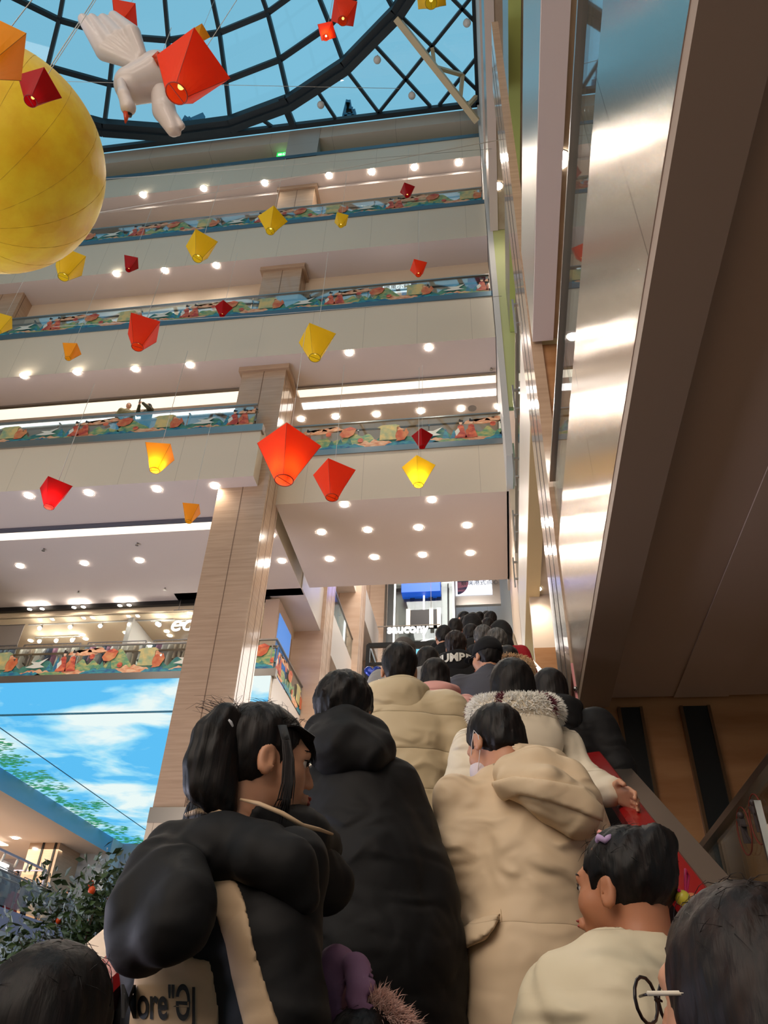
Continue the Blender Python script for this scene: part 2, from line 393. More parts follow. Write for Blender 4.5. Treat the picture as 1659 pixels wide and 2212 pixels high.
# right end of the front galleries
struct(MB().box((.80, 17.3, 14.9), (1.0, 25, 36.4)).build('column', M_WHITE))
wall('wall_right', (1.16, 17.4, 5), (7.4, 17.5, 16.9), MATS['lime_wall'] if 'lime_wall' in MATS else M_WHITE)
struct(MB().box((.88, 18.9, -3.1), (1.15, 25, 16.8)).build('column', mat('cream_pier', rgb(226, 200, 172), .35)))
# deeper hall behind the third gallery
for x0, x1, y0, y1, zb, zt in ((-12, -6.9, 24.2, 27.6, 14.9, 16.9), (-12, -6.9, 29.2, 43, 14.9, 16.9), (-12, -6.9, 29.2, 43, 8.9, 11.2), (-12, -6.9, 29.2, 43, 20.9, 22.9), (-12, -6.9, 25.2, 27.6, 20.9, 22.9)):
    b = MB().box((x0, y0, zb), (x1, y1, zt), ms=[1, 2, 0, 0, 0, 0]); struct(b.build('floor', [mat('white_satin_fascia', rgb(222, 214, 208), .25), M_CEIL, M_FLOOR]))
M_PINKMB = mat('pale_rose_marble', rgb(214, 182, 158), .15, noise=(1.4, rgb(226, 198, 176), 6, (.3, .7)), nstretch=(.5, .5, 3))
column(-9.4, -6.75, 27.6, 29.2, -3.1, 30, M_PINKMB)
column(-9.0, -6.6, 34.6, 36.0, -3.1, 30, M_PINKMB)
column(-8.6, -6.6, 42.8, 44.0, -3.1, 30, M_PINKMB)
wall('wall_back', (-14, 46, -3.1), (3, 46.3, 30), panel_mat('pale_blue_back_wall', rgb(196, 202, 204), 1.6, rgb(160, 170, 175), .01, 'x', .3))
wall('floor', (-2.6, 13.7, 4.6), (.86, 46, 5.0), M_FLOOR)
wall('floor', (-7.4, 19.5, 4.6), (-2.6, 46, 5.0), M_FLOOR)
wall('ceiling', (-14, 24.2, 30), (3, 46, 30.2), M_CEIL)
wall('wall_right', (3, 25.1, -3.1), (3.2, 46, 30), M_WHITE)
wall('wall_left', (-14.2, 25.3, 11.2), (-14, 46, 30), M_WHITE)
wall('wall_front', (-26, 25.2, 20.5), (-12, 25.4, 36), M_WHITE)
# right-hand side galleries (parallel to the escalator)
M_SOFF = mat('soffit_boards', rgb(176, 152, 134), .6)
def side_slab(x, zb, zt, y0, y1, face=M_BRUSH2, under=M_CEIL, lip=.3):
    b = MB().box((x, y0, zb), (x + 6.5, y1, zt), ms=[2, 2, 1, 1, 1, 0]); b.box((x + .002, y0, zb - .04), (x + lip, y1, zb - .002), 1)
    return struct(b.build('floor', [face, under, M_FLOOR]))
struct(MB().box((.88, -7, 3.3), (7, 7.8, 5.2), ms=[1, 2, 1, 1, 1, 0]).box((.885, -7, 3.2), (1.2, 7.8, 3.298), 3).box((1.86, -7, 3.285), (2.4, 7.8, 3.298), 1).build('floor', [panel_mat('mirror_brushed_panels', rgb(198, 184, 170), 2.4, rgb(120, 105, 92), .006, 'y', .2, metal=1.0, aniso=.9, tangent=(0, 1, 0), bump=(10, .10, .004), bstretch=(1, 7, .5)), M_SOFF, M_FLOOR, mat('soffit_edge_boards', rgb(150, 128, 108), .6)]))
side_slab(.88, 8.9, 11.1, -7, 7.75)
side_slab(.88, 8.9, 11.1, 9.4, 19.0, M_FASCIA_Y, mat('warm_yellow_ceiling', rgb(232, 205, 150), .6))
side_slab(1.38, 14.9, 16.9, -7, 17.3)
side_slab(1.26, 20.4, 22.7, -7, 17.3, M_STEEL, mat('lime_painted_ceiling', rgb(190, 205, 120), .6))
side_slab(.9, 26.3, 28.6, -7, 17.3, M_STEEL)
side_slab(.9, 31.2, 36.4, -7, 17.3, M_WHITE)
struct(MB().box((.86, 7.8, -3.1), (1.02, 9.35, 20.35)).box((.856, 8.3, -3.1), (.86, 8.33, 20.3), 1).box((.856, 8.8, -3.1), (.86, 8.83, 20.3), 1).build('column', [M_MARBLE, M_BLACK]))
wall('wall_right', (1.02, 7.86, -3.1), (7.4, 8.1, 8.9), M_MARBLEO)
wall('wall_right', (.95, 15.2, 5.0), (7.4, 15.4, 7.6), M_MARBLEO)
wall('wall_right', (.95, 15.2, 7.6), (7.4, 15.4, 8.9), mat('warm_cream_wall', rgb(226, 204, 180), .5))
wall('wall_right', (7.2, -7, -3.1), (7.4, 19, 36), M_WHITE)
wall('wall_right', (.98, 17.32, 16.9), (7.4, 17.5, 36), mat('lime_wall', rgb(200, 205, 140), .6))
# the two dark recessed slots in the marble wall
for k_, (xa, xb) in enumerate([(1.31, 1.50), (1.93, 2.17)]):
    struct(MB().box((xa, 7.82, -3.1), (xb, 7.88, 3.2)).box((xa - .03, 7.80, -3.1), (xa, 7.86, 3.2), 1).box((xb, 7.80, -3.1), (xb + .03, 7.86, 3.2), 1).build('trim_%d' % (11 + k_), [mat('dark_slot', rgb(16, 20, 20), .35), mat('bronze_edge', rgb(120, 95, 70), .3, .8)]))
struct(MB().box((3.05, 7.76, -3.1), (3.3, 7.86, 3.2)).build('trim_13', mat('dark_honey_marble', rgb(120, 84, 56), .3)))
# left gallery along x=-20, one storey up
struct(MB().box((-28, 12, 4.4), (-20, 41, 5.15), ms=[1, 0, 1, 1, 1, 1]).build('floor', [M_FLOOR, mat('lilac_grey_trim', rgb(150, 150, 178), .4)]))
wall('wall_left', (-20.4, 2, -3.1), (-20.02, 41, 4.4), M_WHITE_MB)
struct(MB().box((-28, 12, 9.0), (-20, 41, 9.83), ms=[0, 0, 1, 1, 0, 1]).build('ceiling', [M_CEIL, mat('sky_blue_fascia', rgb(120, 170, 205), .3)]))
column(-21.6, -19.95, 39.8, 40.98, -3.1, 9.76, M_WHITE_MB, ribs=False)
wall('wall_left', (-23.2, 37.6, 5.15), (-21.6, 41, 9.0), M_MARBLE)
struct(MB().box((-21.85, 37.55, 5.15), (-21.75, 37.6, 9.0)).box((-22.5, 37.55, 5.15), (-22.4, 37.6, 9.0)).build('trim_14', M_BLACK))
column(-22.6, -20.0, 25.5, 27.6, -3.1, 9.0, M_WHITE_MB, ribs=False)
wall('wall_left', (-29, 12, 5.15), (-28.8, 41, 9), mat('shop_back_wall', rgb(200, 186, 168), .6))
wall('wall_back', (-29, 41, -3.1), (-7.4, 41.3, 9.8), mat('lilac_wall', rgb(176, 168, 180), .5))
wall('wall_left', (-28.9, -12, 9.85), (-26, 41, 36.4), M_WHITE)
# ground floor and the storeys behind the camera
wall('floor', (-29, -12, -3.4), (7.4, 46.3, -3.1), M_FLOOR)
wall('wall_back', (-29, -12.4, -3.1), (7.4, -12, 36.4), mat('rear_wall', rgb(190, 172, 152), .5))
for z in (3.3, 8.9, 14.9, 20.4, 26.3): slab(-26, .88, -12, -9, z, z + 2.0)

# ------------------------------------------------------------ skylight: ribbed dome and flat net
CX, CY, HZ, RR = -12.58, 1.57, 36.5, 15.4
rings = [(RR, 0), (14.15, 1.75), (12.7, 3.5), (10.6, 5.0), (8.0, 6.2), (5.0, 7.0), (1.6, 7.4)]
NA = 31; azs = [math.radians(6.3 + 360 / NA * k) for k in range(NA)]
def dp(a, r, h): return (CX + r * math.sin(a), CY + r * math.cos(a), HZ + h)
dome = empty('window_1', (0, 0, 0), kind='structure')
b = MB()
for k, a in enumerate(azs):
    a2 = azs[(k + 1) % NA]
    b.bar(dp(a, RR, 0), dp(a2, RR, 0), .62, .5); b.bar(dp(a, RR + .1, -.2), dp(a2, RR + .1, -.2), .3, .5)
b.build('ring_beam', M_DKMETAL, dome)
for r, h in rings[1:]:
    b = MB()
    for k, a in enumerate(azs): b.bar(dp(a, r, h), dp(azs[(k + 1) % NA], r, h), .24, .2)
    b.build('ring_bar', M_DKMETAL, dome)
b = MB()
for a in azs:
    for (r0, h0), (r1, h1) in zip(rings[:-1], rings[1:]): b.bar(dp(a, r0, h0), dp(a, r1, h1), .17, .2)
b.build('radial_bars', M_DKMETAL, dome)
b = MB()
for k, a in enumerate(azs):
    a2 = azs[(k + 1) % NA]
    for (r0, h0), (r1, h1) in zip(rings[:-1], rings[1:]): b.add([dp(a, r0, h0 + .1), dp(a2, r0, h0 + .1), dp(a2, r1, h1 + .1), dp(a, r1, h1 + .1)], [(0, 1, 2, 3)])
b.build('glass', M_SKYGLASS, dome)
flat = empty('window_2', (0, 0, 0), kind='structure'); b = MB(); Z = HZ
def cir(x):   # y of the ring at x
    return CY + math.sqrt(max(0, (RR + .3) ** 2 - (x - CX) ** 2))
S = [((-3.61, 14.2), (-1.34, 17.2)), ((-5.0, 15.1), (-3.78, 17.2)), ((-3.78, 17.2), (.9, 12.8)), ((-2.35, 13.2), (.9, 16.8)), ((-.95, 17.2), (.9, 15.3)),
     ((-.33, 12.6), (.9, 13.95)), ((-6.45, 15.9), (-5.86, 17.2)), ((-9.3, 16.9), (-8.9, 17.3)), ((-1.2, 11.6), (.9, 9.6)), ((-.33, 12.6), (.9, 11.4)), ((.1, 10.2), (.9, 11.2)), ((.4, 9.0), (.9, 7.6))]
for (x0, y0), (x1, y1) in S: b.bar((x0, y0, Z + .02), (x1, y1, Z + .02), .13, .16)
b.bar((-8.15, 15.9, Z - .1), (-7.9, 17.3, Z - .1), .3, .25)
b.bar((-26, 17.3, Z - .05), (1, 17.3, Z - .05), .22, .26); b.bar((.85, -12, Z - .05), (.85, 17.4, Z - .05), .2, .26)
b.build('frame', M_DKMETAL, flat)
# flat glass around the dome, with a round hole
b = MB(); n_ = 64; out = []; 
for k in range(n_):
    a = 2 * math.pi * k / n_; d = (math.sin(a), math.cos(a)); t = 99
    for lim, c, i in ((.9, CX, 0), (-28.8, CX, 0), (17.4, CY, 1), (-12, CY, 1)):
        if abs(d[i]) > 1e-6:
            q = (lim - c) / d[i]
            if q > 0: t = min(t, q)
    out.append((d, max(t, RR)))
vs_ = [(CX + d[0] * RR, CY + d[1] * RR, Z + .1) for d, t in out] + [(CX + d[0] * t, CY + d[1] * t, Z + .1) for d, t in out]
b.add(vs_, [(k, (k + 1) % n_, n_ + (k + 1) % n_, n_ + k) for k in range(n_)]); b.build('glass', M_SKYGLASS, flat)
# pale roof truss strut crossing the corner
tr_ = empty('roof_truss', (0, 0, 0), label='cream painted diagonal roof truss below the diamond glass net', cat='truss'); M_CREAM = mat('cream_painted_steel', rgb(205, 186, 148), .5)
A_ = Vector((-2.45, 13.2, 36.1)); B_ = Vector((.74, 17.1, 34.4))
MB().bar(A_, B_, .26, .26).build('main_strut', M_CREAM, tr_)
for p, q in (((-1.04, 14.7, 36.4), .42), ((.21, 15.95, 36.4), .78), ((.21, 15.95, 36.4), .42)):
    MB().bar(p, A_.lerp(B_, q if q != .42 else .46), .15, .15).build('web_member', M_CREAM, tr_)
MB().bar((.75, 16.6, 35.6), A_.lerp(B_, .86), .16, .16).build('web_member', M_CREAM, tr_)
# round floodlights hanging under the net
for i, p in enumerate([(-3.47, 14.68), (-6.33, 16.28), (-2.12, 16.37), (.5, 13.7)]):
    r_ = empty('floodlight', (p[0], p[1], 36.0), label='round grey-white floodlight hanging under the flat glass roof net', cat='lamp', group='floodlights under the roof net')
    MB().ball((0, 0, -.02), .17, 8).build('housing', M_WHITE, r_); MB().tube([(0, 0, .1), (0, 0, .45)], .02, 6).build('stem', M_DKMETAL, r_)
# cranes and towers seen far off through the roof
b = MB(); cz = 60
def far(u, v): return at_z(u, v, 60)
o_ = MB()
for p, q in (((744, 250), (752, 218)), ((752, 218), (756, 240)), ((748, 236), (762, 238)), ((744, 250), (765, 249)), ((762, 238), (765, 249))):
    o_.bar(far(*p), far(*q), .35, .35)
tag(o_.build('tower_crane', mat('hazy_blue_steel', rgb(70, 110, 130), .8)), 'hazy lattice tower crane far beyond the glass roof, near the column top', 'crane')
o_ = MB()
for p, q, w in (((396, 270), (404, 256), .5), ((404, 256), (412, 266), .4), ((410, 266), (416, 276), 2.0)): o_.bar(far(*p), far(*q), w, w)
tag(o_.build('tower_crane', mat('hazy_blue_steel', rgb(70, 110, 130), .8)), 'hazy crane jib far beyond the dome glass, under the swan wing', 'crane')

# ------------------------------------------------------------ recessed downlights
def downlight_proto():
    r = empty('downlight', (0, 0, 0), cat='downlight')
    b = MB(); n = 20
    for k in range(n):
        a0, a1 = 2 * math.pi * k / n, 2 * math.pi * (k + 1) / n; c = lambda a, q, z: (q * math.cos(a), q * math.sin(a), z)
        b.add([c(a0, .13, 0), c(a1, .13, 0), c(a1, .155, -.012), c(a0, .155, -.012)], [(0, 1, 2, 3)]); b.add([c(a0, .155, -.012), c(a1, .155, -.012), c(a1, .17, 0), c(a0, .17, 0)], [(0, 1, 2, 3)])
    tr0 = b.build('trim_ring', M_WHITE, r); MB().disc((0, 0, -.006), .135, .006, 20).build('lens', M_LED, tr0)
    return r
DLP = downlight_proto(); dl_first = True
def downlights(pix, z, label, group, power=60, sc=1.0, col=(1, .88, .74), lab2=None):
    global dl_first
    for i, p in enumerate(pix):
        w = at_z(p[0], p[1], z - .012) if len(p) == 2 else Vector(p)
        r = DLP if dl_first else copy_tree(DLP); dl_first = False
        r.location = w; r['label'] = (lab2[i] if lab2 else label); r['group'] = group; r.scale = (sc, sc, 1)
        lamp('beam', 'SPOT', (0, 0, -.06), power, col, r, spot_size=math.radians(150), spot_blend=.8, shadow_soft_size=.12)
downlights([(309, 421), (440, 407), (572, 395), (711, 379), (803, 371), (895, 361), (991, 351)], 32.2, 'round bright downlight in the soffit of the topmost gallery', 'downlights under the top gallery', 70, 1.1)
downlights([(251, 591), (356, 584), (467, 573)], 26.3, 'round bright downlight in the soffit two galleries above the people', 'downlights of the fifth gallery soffit', 80)
downlights([(51, 812), (166, 804), (292, 797), (410, 788), (754, 762), (926, 751)], 20.4, 'round bright downlight near the edge of the soffit above the gallery with two people', 'downlights at the edge of the fourth gallery soffit', 90)
downlights([(650, 905), (725, 900), (813, 895), (909, 888), (996, 883), (1076, 878)], 20.4, 'round downlight in the inner ceiling between light strip and mural railing', 'inner downlights behind the light strip', 60)
downlights([(62, 1071), (192, 1065), (339, 1057), (464, 1050)], 14.9, 'round downlight in the lilac soffit at the edge of the projecting gallery', 'edge downlights of the projecting gallery', 60)
downlights([(43, 1223), (182, 1217), (301, 1211)], 14.9, 'round downlight deep in the lilac soffit before the clothes shop', 'inner downlights before the clothes shop', 40)
downlights([(744, 1090), (933, 1080)], 14.9, 'round downlight at the front edge of the broad soffit above the queue', 'front downlights of the broad soffit', 60)
downlights([(586, 1156), (694, 1150), (794, 1145), (904, 1140), (1009, 1135)], 14.9, 'round downlight in the upper row of the broad soffit above the queue', 'upper row of soffit downlights', 40)
downlights([(609, 1212), (712, 1208), (809, 1204), (913, 1199), (1016, 1195)], 14.9, 'round downlight in the lower row of the broad soffit above the queue', 'lower row of soffit downlights', 40)
downlights([(1209, 345)], 8.9, 'large dazzling downlight in the near soffit beside the stainless fascia', None, 70, .8)
downlights([(1076, 402), (1078, 590)], 26.3, None, 'side soffit downlights', 70, 1.1, lab2=['round downlight in the narrow side soffit, the higher of two', 'round downlight in the narrow side soffit, the lower of two'])
downlights([(1157, 1272)], 8.9, 'round downlight in the yellow soffit behind the marble fin', None, 50, .9)
for o in list(bpy.data.objects):
    if o.get('group') is None and 'group' in o.keys(): del o['group']
# light coves
def glow(name, a, b_, m, label, cat='light strip'): return tag(MB().box(a, b_).build(name, m), label, cat)
glow('cove_light', (-26, 19.03, 20.36), (-8.3, 19.58, 20.399), M_COVE, 'broad warm cove light in the ceiling above the two people on the gallery')
glow('cove_light', (-6.5, 19.2, 20.36), (.75, 19.58, 20.399), M_COVE, 'broad warm cove light in the ceiling right of the marble column')
wall('trim_15', (-26, 18.88, 20.33), (-6.5, 19.0, 20.399), M_STEEL)
wall('trim_15', (-6.5, 19.08, 20.33), (.75, 19.18, 20.399), M_STEEL)
glow('light_strip', (-26, 19.92, 20.37), (-8.3, 20.06, 20.399), M_STRIP, 'thin white light strip behind the two people on the gallery')
glow('light_strip', (-6.5, 19.92, 20.37), (.75, 20.24, 20.399), M_STRIP, 'thin white light strip right of the marble column')
glow('cove_light', (-26, 19.65, 14.86), (-8.3, 20.1, 14.899), M_COVE, 'warm cove light across the lilac soffit before the clothes shop')
wall('trim_16', (-26, 19.45, 14.83), (-8.25, 19.64, 14.899), mat('slot_grey', rgb(90, 88, 100), .6))
# ceiling access panels, sprinklers, speaker
for (u, v), z, lab in (((20, 0), 0, ''),):
    pass
for i, (u, v, z) in enumerate([(95, 1185, 14.9), (297, 1173, 14.9), (170, 1277, 14.9), (357, 1270, 14.9), (569, 1245, 14.9), (1061, 795, 20.4)]):
    w = at_z(u, v, z); r = empty('sprinkler', w, label='small fire sprinkler head hanging from the gallery soffit', cat='sprinkler', group='soffit sprinklers')
    MB().tube([(0, 0, 0), (0, 0, -.08)], .03, 8).build('body', M_STEEL, r); MB().disc((0, 0, -.1), .06, .01, 10).build('deflector', M_STEEL, r)
w = at_z(1020, 882, 20.4); tag(MB().disc((w.x, w.y, 20.385), .16, .014, 20).build('ceiling_speaker', mat('grey_speaker_mesh', rgb(150, 145, 145), .7)), 'round grey ceiling speaker between two inner downlights', 'speaker')
for i, (u, v) in enumerate([(249, 364), (372, 354), (548, 336), (757, 316), (890, 301)]):
    w = at_y(u, v, 19.19); tag(MB().box((w.x - .75, 19.12, w.z - .07), (w.x + .75, 19.195, w.z + .07)).build('air_vent', mat('vent_brown', rgb(110, 98, 82), .6)), 'long low air vent in the wall of the topmost storey', 'air vent', 'air vents of the top storey')
# green exit sign
w = at_y(612, 323, 17.95); r = empty('exit_sign', (w.x, 17.95, 35.18), label='lit green exit sign hanging in the topmost storey beside the column', cat='sign')
MB().box((-.27, 0, -.19), (.27, .06, .19)).build('case', mat('exit_green', rgb(20, 190, 80), .4, emit=rgb(30, 220, 90), estr=1.3), r)
text('lettering', '出口', .22, (0, -.012, -.08), (1, 0, 0), (0, 0, 1), mat('sign_white', (1, 1, 1), .5, emit=(1, 1, 1), estr=1.6), r, .004)
MB().tube([(0, .03, .19), (0, .03, .22)], .02, 6).build('rod', M_STEEL, r)
# ============================================================ glass balustrades with painted cut-outs
MU = [mat('mural_teal', rgb(38, 104, 112), .5, noise=(3.5, rgb(84, 144, 116), 5, (.35, .6)), nstretch=(1, 1, 1.8)),
      mat('mural_green', rgb(95, 150, 110), .5, noise=(4, rgb(190, 180, 110), 5, (.4, .65)), nstretch=(1, 1, 2.2)),
      mat('mural_peach', rgb(214, 130, 90), .5, noise=(5, rgb(232, 190, 150), 5, (.35, .6)), nstretch=(1, 1, 3)),
      mat('mural_blue', rgb(35, 90, 140), .5, noise=(5, rgb(60, 150, 160), 5, (.35, .6)), nstretch=(1, 1, 2.5)),
      mat('mural_red', rgb(172, 60, 50), .5, noise=(4, rgb(226, 120, 80), 4, (.4, .65)), nstretch=(1, 1, 2)),
      mat('mural_yellow', rgb(214, 190, 122), .5, noise=(3, rgb(120, 160, 130), 4, (.4, .7))),
      mat('mural_white', rgb(222, 222, 210), .5), mat('mural_black', rgb(30, 25, 25), .5), mat('mural_skin', rgb(230, 190, 160), .5),
      mat('mural_orange', rgb(196, 92, 56), .5, noise=(4, rgb(214, 150, 96), 4, (.4, .7)))]
def hill(x0, x1, h, peaks, seed, base=0):
    r = random.Random(seed); n = max(10, int((x1 - x0) * 14)); pts = []
    ph = [r.uniform(0, 6.28) for _ in range(4)]
    for i in range(n + 1):
        t = i / n; e = math.sin(math.pi * t) ** .6
        y = h * e * (.62 + .28 * abs(math.sin(peaks * math.pi * t + ph[0] * .2)) + .10 * math.sin(9 * t * peaks + ph[1])) 
        pts.append((x0 + (x1 - x0) * t, base + max(0.02, y)))
    return [(x0, base)] + pts + [(x1, base)]
def spiky(x0, x1, h, n, seed):
    r = random.Random(seed); pts = [(x0, 0)]
    for i in range(n):
        a = x0 + (x1 - x0) * i / n; w = (x1 - x0) / n; k = h * r.uniform(.6, 1)
        pts += [(a, .12 * h), (a + .3 * w, .7 * k), (a + .5 * w, k), (a + .72 * w, .65 * k)]
    return pts + [(x1, .1 * h), (x1, 0)]
def ell(cx, cy, rx, ry, n=14, a0=0, a1=2 * math.pi):
    return [(cx + rx * math.cos(a0 + (a1 - a0) * i / n), cy + ry * math.sin(a0 + (a1 - a0) * i / n)) for i in range(n if a1 - a0 > 6.2 else n + 1)]
def balustrade(name, o, rz, L, label, h=1.2, posts=True, mural=True, phase=0.0, wood=True, group=None, mh=1.0):
    r = empty(name, o, rz, label=label, cat='balustrade', group=group)
    n = max(1, round(L / 2.3)); w = L / n
    for i in range(n): MB().box((i * w + .012, 0, .02), ((i + 1) * w - .012, .014, h - .04)).build('glass_panel', M_GLASS, r)
    for i in range(n + 1 if posts else 0): MB().box((i * w - .015, .10, 0), (i * w + .015, .14, h - .22)).box((i * w - .03, .014, .25), (i * w + .03, .10, .29)).box((i * w - .03, .014, .8), (i * w + .03, .10, .84)).build('post', M_STEEL, r)
    MB().box((-.02, -.03, h - .05), (L + .02, .05, h)).build('top_rail', M_STEEL, r)
    if wood: MB().tube([(-.02, .16, h - .22), (L + .02, .16, h - .22)], .038, 10).build('grab_rail', mat('bronze_wood_rail', rgb(150, 120, 92), .35, .3), r)
    if not mural: return r
    mo, cl, fi, la, su, wv = MB(), MB(), MB(), MB(), MB(), MB(); P = 5.6; k = 0
    def put(B, poly, x, d, m):
        poly = [(min(max(p[0] + x, 0.02), L - .02), min(p[1] * mh, 1.12)) for p in poly]
        if max(p[0] for p in poly) - min(p[0] for p in poly) < .05: return
        B.prism(poly, (0, -.006 * d - .004, 0), (1, 0, 0), (0, 0, 1), (0, .005, 0), m)
    x = -phase; sets = []
    while x < L:
        la, su, c3 = MB(), MB(), MB(); s1, s2 = MB(), MB(); sets += [('lantern_cutout', la), ('gate_cutout', su), ('crane_cutout', c3), ('sun_cutout', s1), ('sun_cutout', s2)]
        s = k * 17 + int(phase * 10)
        put(mo, hill(-.2, 1.5, .72, 2, s), x, 1, 0); put(mo, spiky(.9, 2.0, .75, 4, s + 1), x, 2, 3); put(mo, hill(1.6, 3.3, .62, 3, s + 2), x, 1, 1)
        put(mo, hill(3.0, 4.3, .95, 1, s + 3), x, 1, 1); put(mo, hill(4.1, 5.7, .6, 3, s + 4), x, 2, 0); put(mo, spiky(2.6, 3.5, .5, 3, s + 5), x, 3, 0)
        for a, b_, hh, d, m in ((-.1, 1.3, .26, 4, 2), (1.2, 2.7, .2, 4, 2), (3.4, 5.0, .34, 4, 2), (2.3, 3.9, .24, 5, 3), (4.6, 5.7, .22, 5, 3), (.6, 1.8, .14, 6, 1), (0, .8, .16, 6, 3)): put(wv, hill(a, b_, hh, 4, s + int(a * 10), 0.0), x, d, m)
        for cx_, cy_, q in ((2.2, .82, 1.0), (2.75, .92, .7), (4.9, .75, .6)):
            cl = MB(); sets.append(('cloud_cutout', cl)); put(cl, [(cx_ - .55 * q, cy_ - .06)] + ell(cx_ - .3 * q, cy_, .22 * q, .11 * q, 6, math.pi, 0) + ell(cx_ + .1 * q, cy_ + .02, .25 * q, .15 * q, 6, math.pi, 0) + [(cx_ + .6 * q, cy_ - .05), (cx_ + .1 * q, cy_ - .1)], x, 2, 2)
        for fx in (1.55, 1.9):   # robed figures
            fi = MB(); sets.append(('robed_figure_cutout', fi))
            put(fi, [(fx - .22, .12), (fx - .12, .5), (fx - .10, .66), (fx, .72), (fx + .09, .66), (fx + .12, .45), (fx + .2, .12)], x, 7, 4)
            put(fi, [(fx - .16, .2), (fx - .2, .42), (fx - .08, .56), (fx - .03, .4)], x, 8, 6 if fx < 1.7 else 9)
            put(fi, ell(fx, .78, .055, .07, 10), x, 8, 8); put(fi, ell(fx + .01, .86, .08, .045, 10) , x, 9, 7); put(fi, ell(fx - .03, .92, .03, .04, 8), x, 9, 7)
        put(la, [(3.0, .62), (3.12, .86), (3.38, .95), (3.58, .84), (3.5, .58), (3.32, .46), (3.1, .48)], x, 8, 9); put(la, [(3.12, .86), (3.38, .95), (3.58, .84), (3.34, .78)], x, 9, 4)
        put(s1, ell(2.62, .66, .1, .1, 12), x, 8, 4); put(s2, ell(3.75, .3, .1, .1, 12), x, 8, 4)
        put(su, [(4.4, .25), (4.42, .8), (4.3, .84), (4.45, .93), (4.95, .95), (5.1, .86), (4.98, .82), (5.0, .25)], x, 6, 5); put(su, ell(5.1, .42, .16, .26, 12), x, 8, 9)
        put(su, [(4.95, .15), (5.25, .2), (5.4, .5), (5.3, .72), (5.22, .5), (5.1, .35)], x, 9, 9)
        put(c3, [(.15, .3), (.45, .42), (.3, .52), (.62, .5), (.95, .66), (.7, .4), (.9, .3), (.5, .26)], x, 9, 6)
        x += P; k += 1
    for nm, B in [('mountain_cutout', mo), ('wave_cutout', wv)] + sets:
        if B.v: B.build(nm, MU, r)
    return r
balustrade('glass_balustrade', (-26, 17.52, 28.75), 0, 26.7, 'long glass balustrade with painted cut-outs, highest of those showing a mural', h=1.0, phase=1.0, mh=.85)
balustrade('glass_balustrade', (-26, 17.52, 22.86), 0, 26.7, 'long muralled glass balustrade directly above the gallery with two people', phase=3.1, h=1.05, mh=.85)
balustrade('glass_balustrade', (-26, 17.52, 17.06), 0, 18.75, 'muralled glass balustrade with two people leaning behind it', phase=.3, h=1.0, mh=.8)
balustrade('glass_balustrade', (-6.5, 19.0, 17.12), 0, 7.3, 'short muralled glass balustrade right of the marble column', phase=1.2)
balustrade('glass_balustrade', (-26, 23.5, 11.28), 0, 18.6, 'muralled glass balustrade above the glowing sky screen', phase=2.0, h=1.15)
balustrade('glass_balustrade', (-7.42, 23.5, 11.25), math.pi / 2, 4.1, 'muralled glass balustrade receding behind the column beside the hanging screen', phase=1.2, wood=False)
balustrade('glass_balustrade', (-6.92, 29.3, 11.25), math.pi / 2, 13, 'plain glass balustrade of the second storey in the far hall', mural=False, wood=False)
balustrade('glass_balustrade', (-6.92, 29.3, 16.95), math.pi / 2, 13, 'plain glass balustrade of the third storey in the far hall', mural=False, wood=False)
balustrade('glass_balustrade', (-20, 12.0, 5.2), math.pi / 2, 27.5, 'plain glass balustrade before the lower clothes shop', mural=False)
balustrade('glass_balustrade', (.92, -6.5, 5.22), math.pi / 2, 14.2, 'dark-railed glass balustrade on top of the near stainless fascia', posts=False, mural=False, h=1.0, wood=False)
balustrade('glass_balustrade', (.92, 9.5, 11.12), math.pi / 2, 9, 'glass balustrade high behind the marble fin', mural=False, wood=False)
balustrade('glass_balustrade', (1.66, -2, .45), math.pi / 2, 9.3, 'steel-railed glass balustrade bearing warning stickers right of the escalator', mural=False, h=1.2, wood=False)
# warning stickers on the lower right glass
for i, (y, z) in enumerate([tuple(at_x(1634, 1762, 1.63))[1:], tuple(at_x(1606, 1788, 1.63))[1:]]):
    s_ = empty('warning_sticker', (1.63, y, z - .02), math.pi / 2, label=('round red-ringed warning sticker on the right-hand glass, ' + ('the nearer of two' if i == 0 else 'the farther of two')), cat='sticker')
    MB().tube([(.15 * math.cos(t * math.pi / 12), 0, .15 * math.sin(t * math.pi / 12)) for t in range(25)], .005, 5, caps=False).build('ring', mat('sticker_red', rgb(128, 52, 40), .6), s_)
    MB().bar((-.1, 0, -.1), (.1, 0, .1), .012, .012).bar((0, 0, -.08), (0, 0, .08), .04, .01).bar((-.05, 0, .02), (.05, 0, .05), .03, .01).ball((0, 0, .1), .025, 5).build('pictogram', mat('sticker_dark', rgb(70, 60, 60), .5), s_)
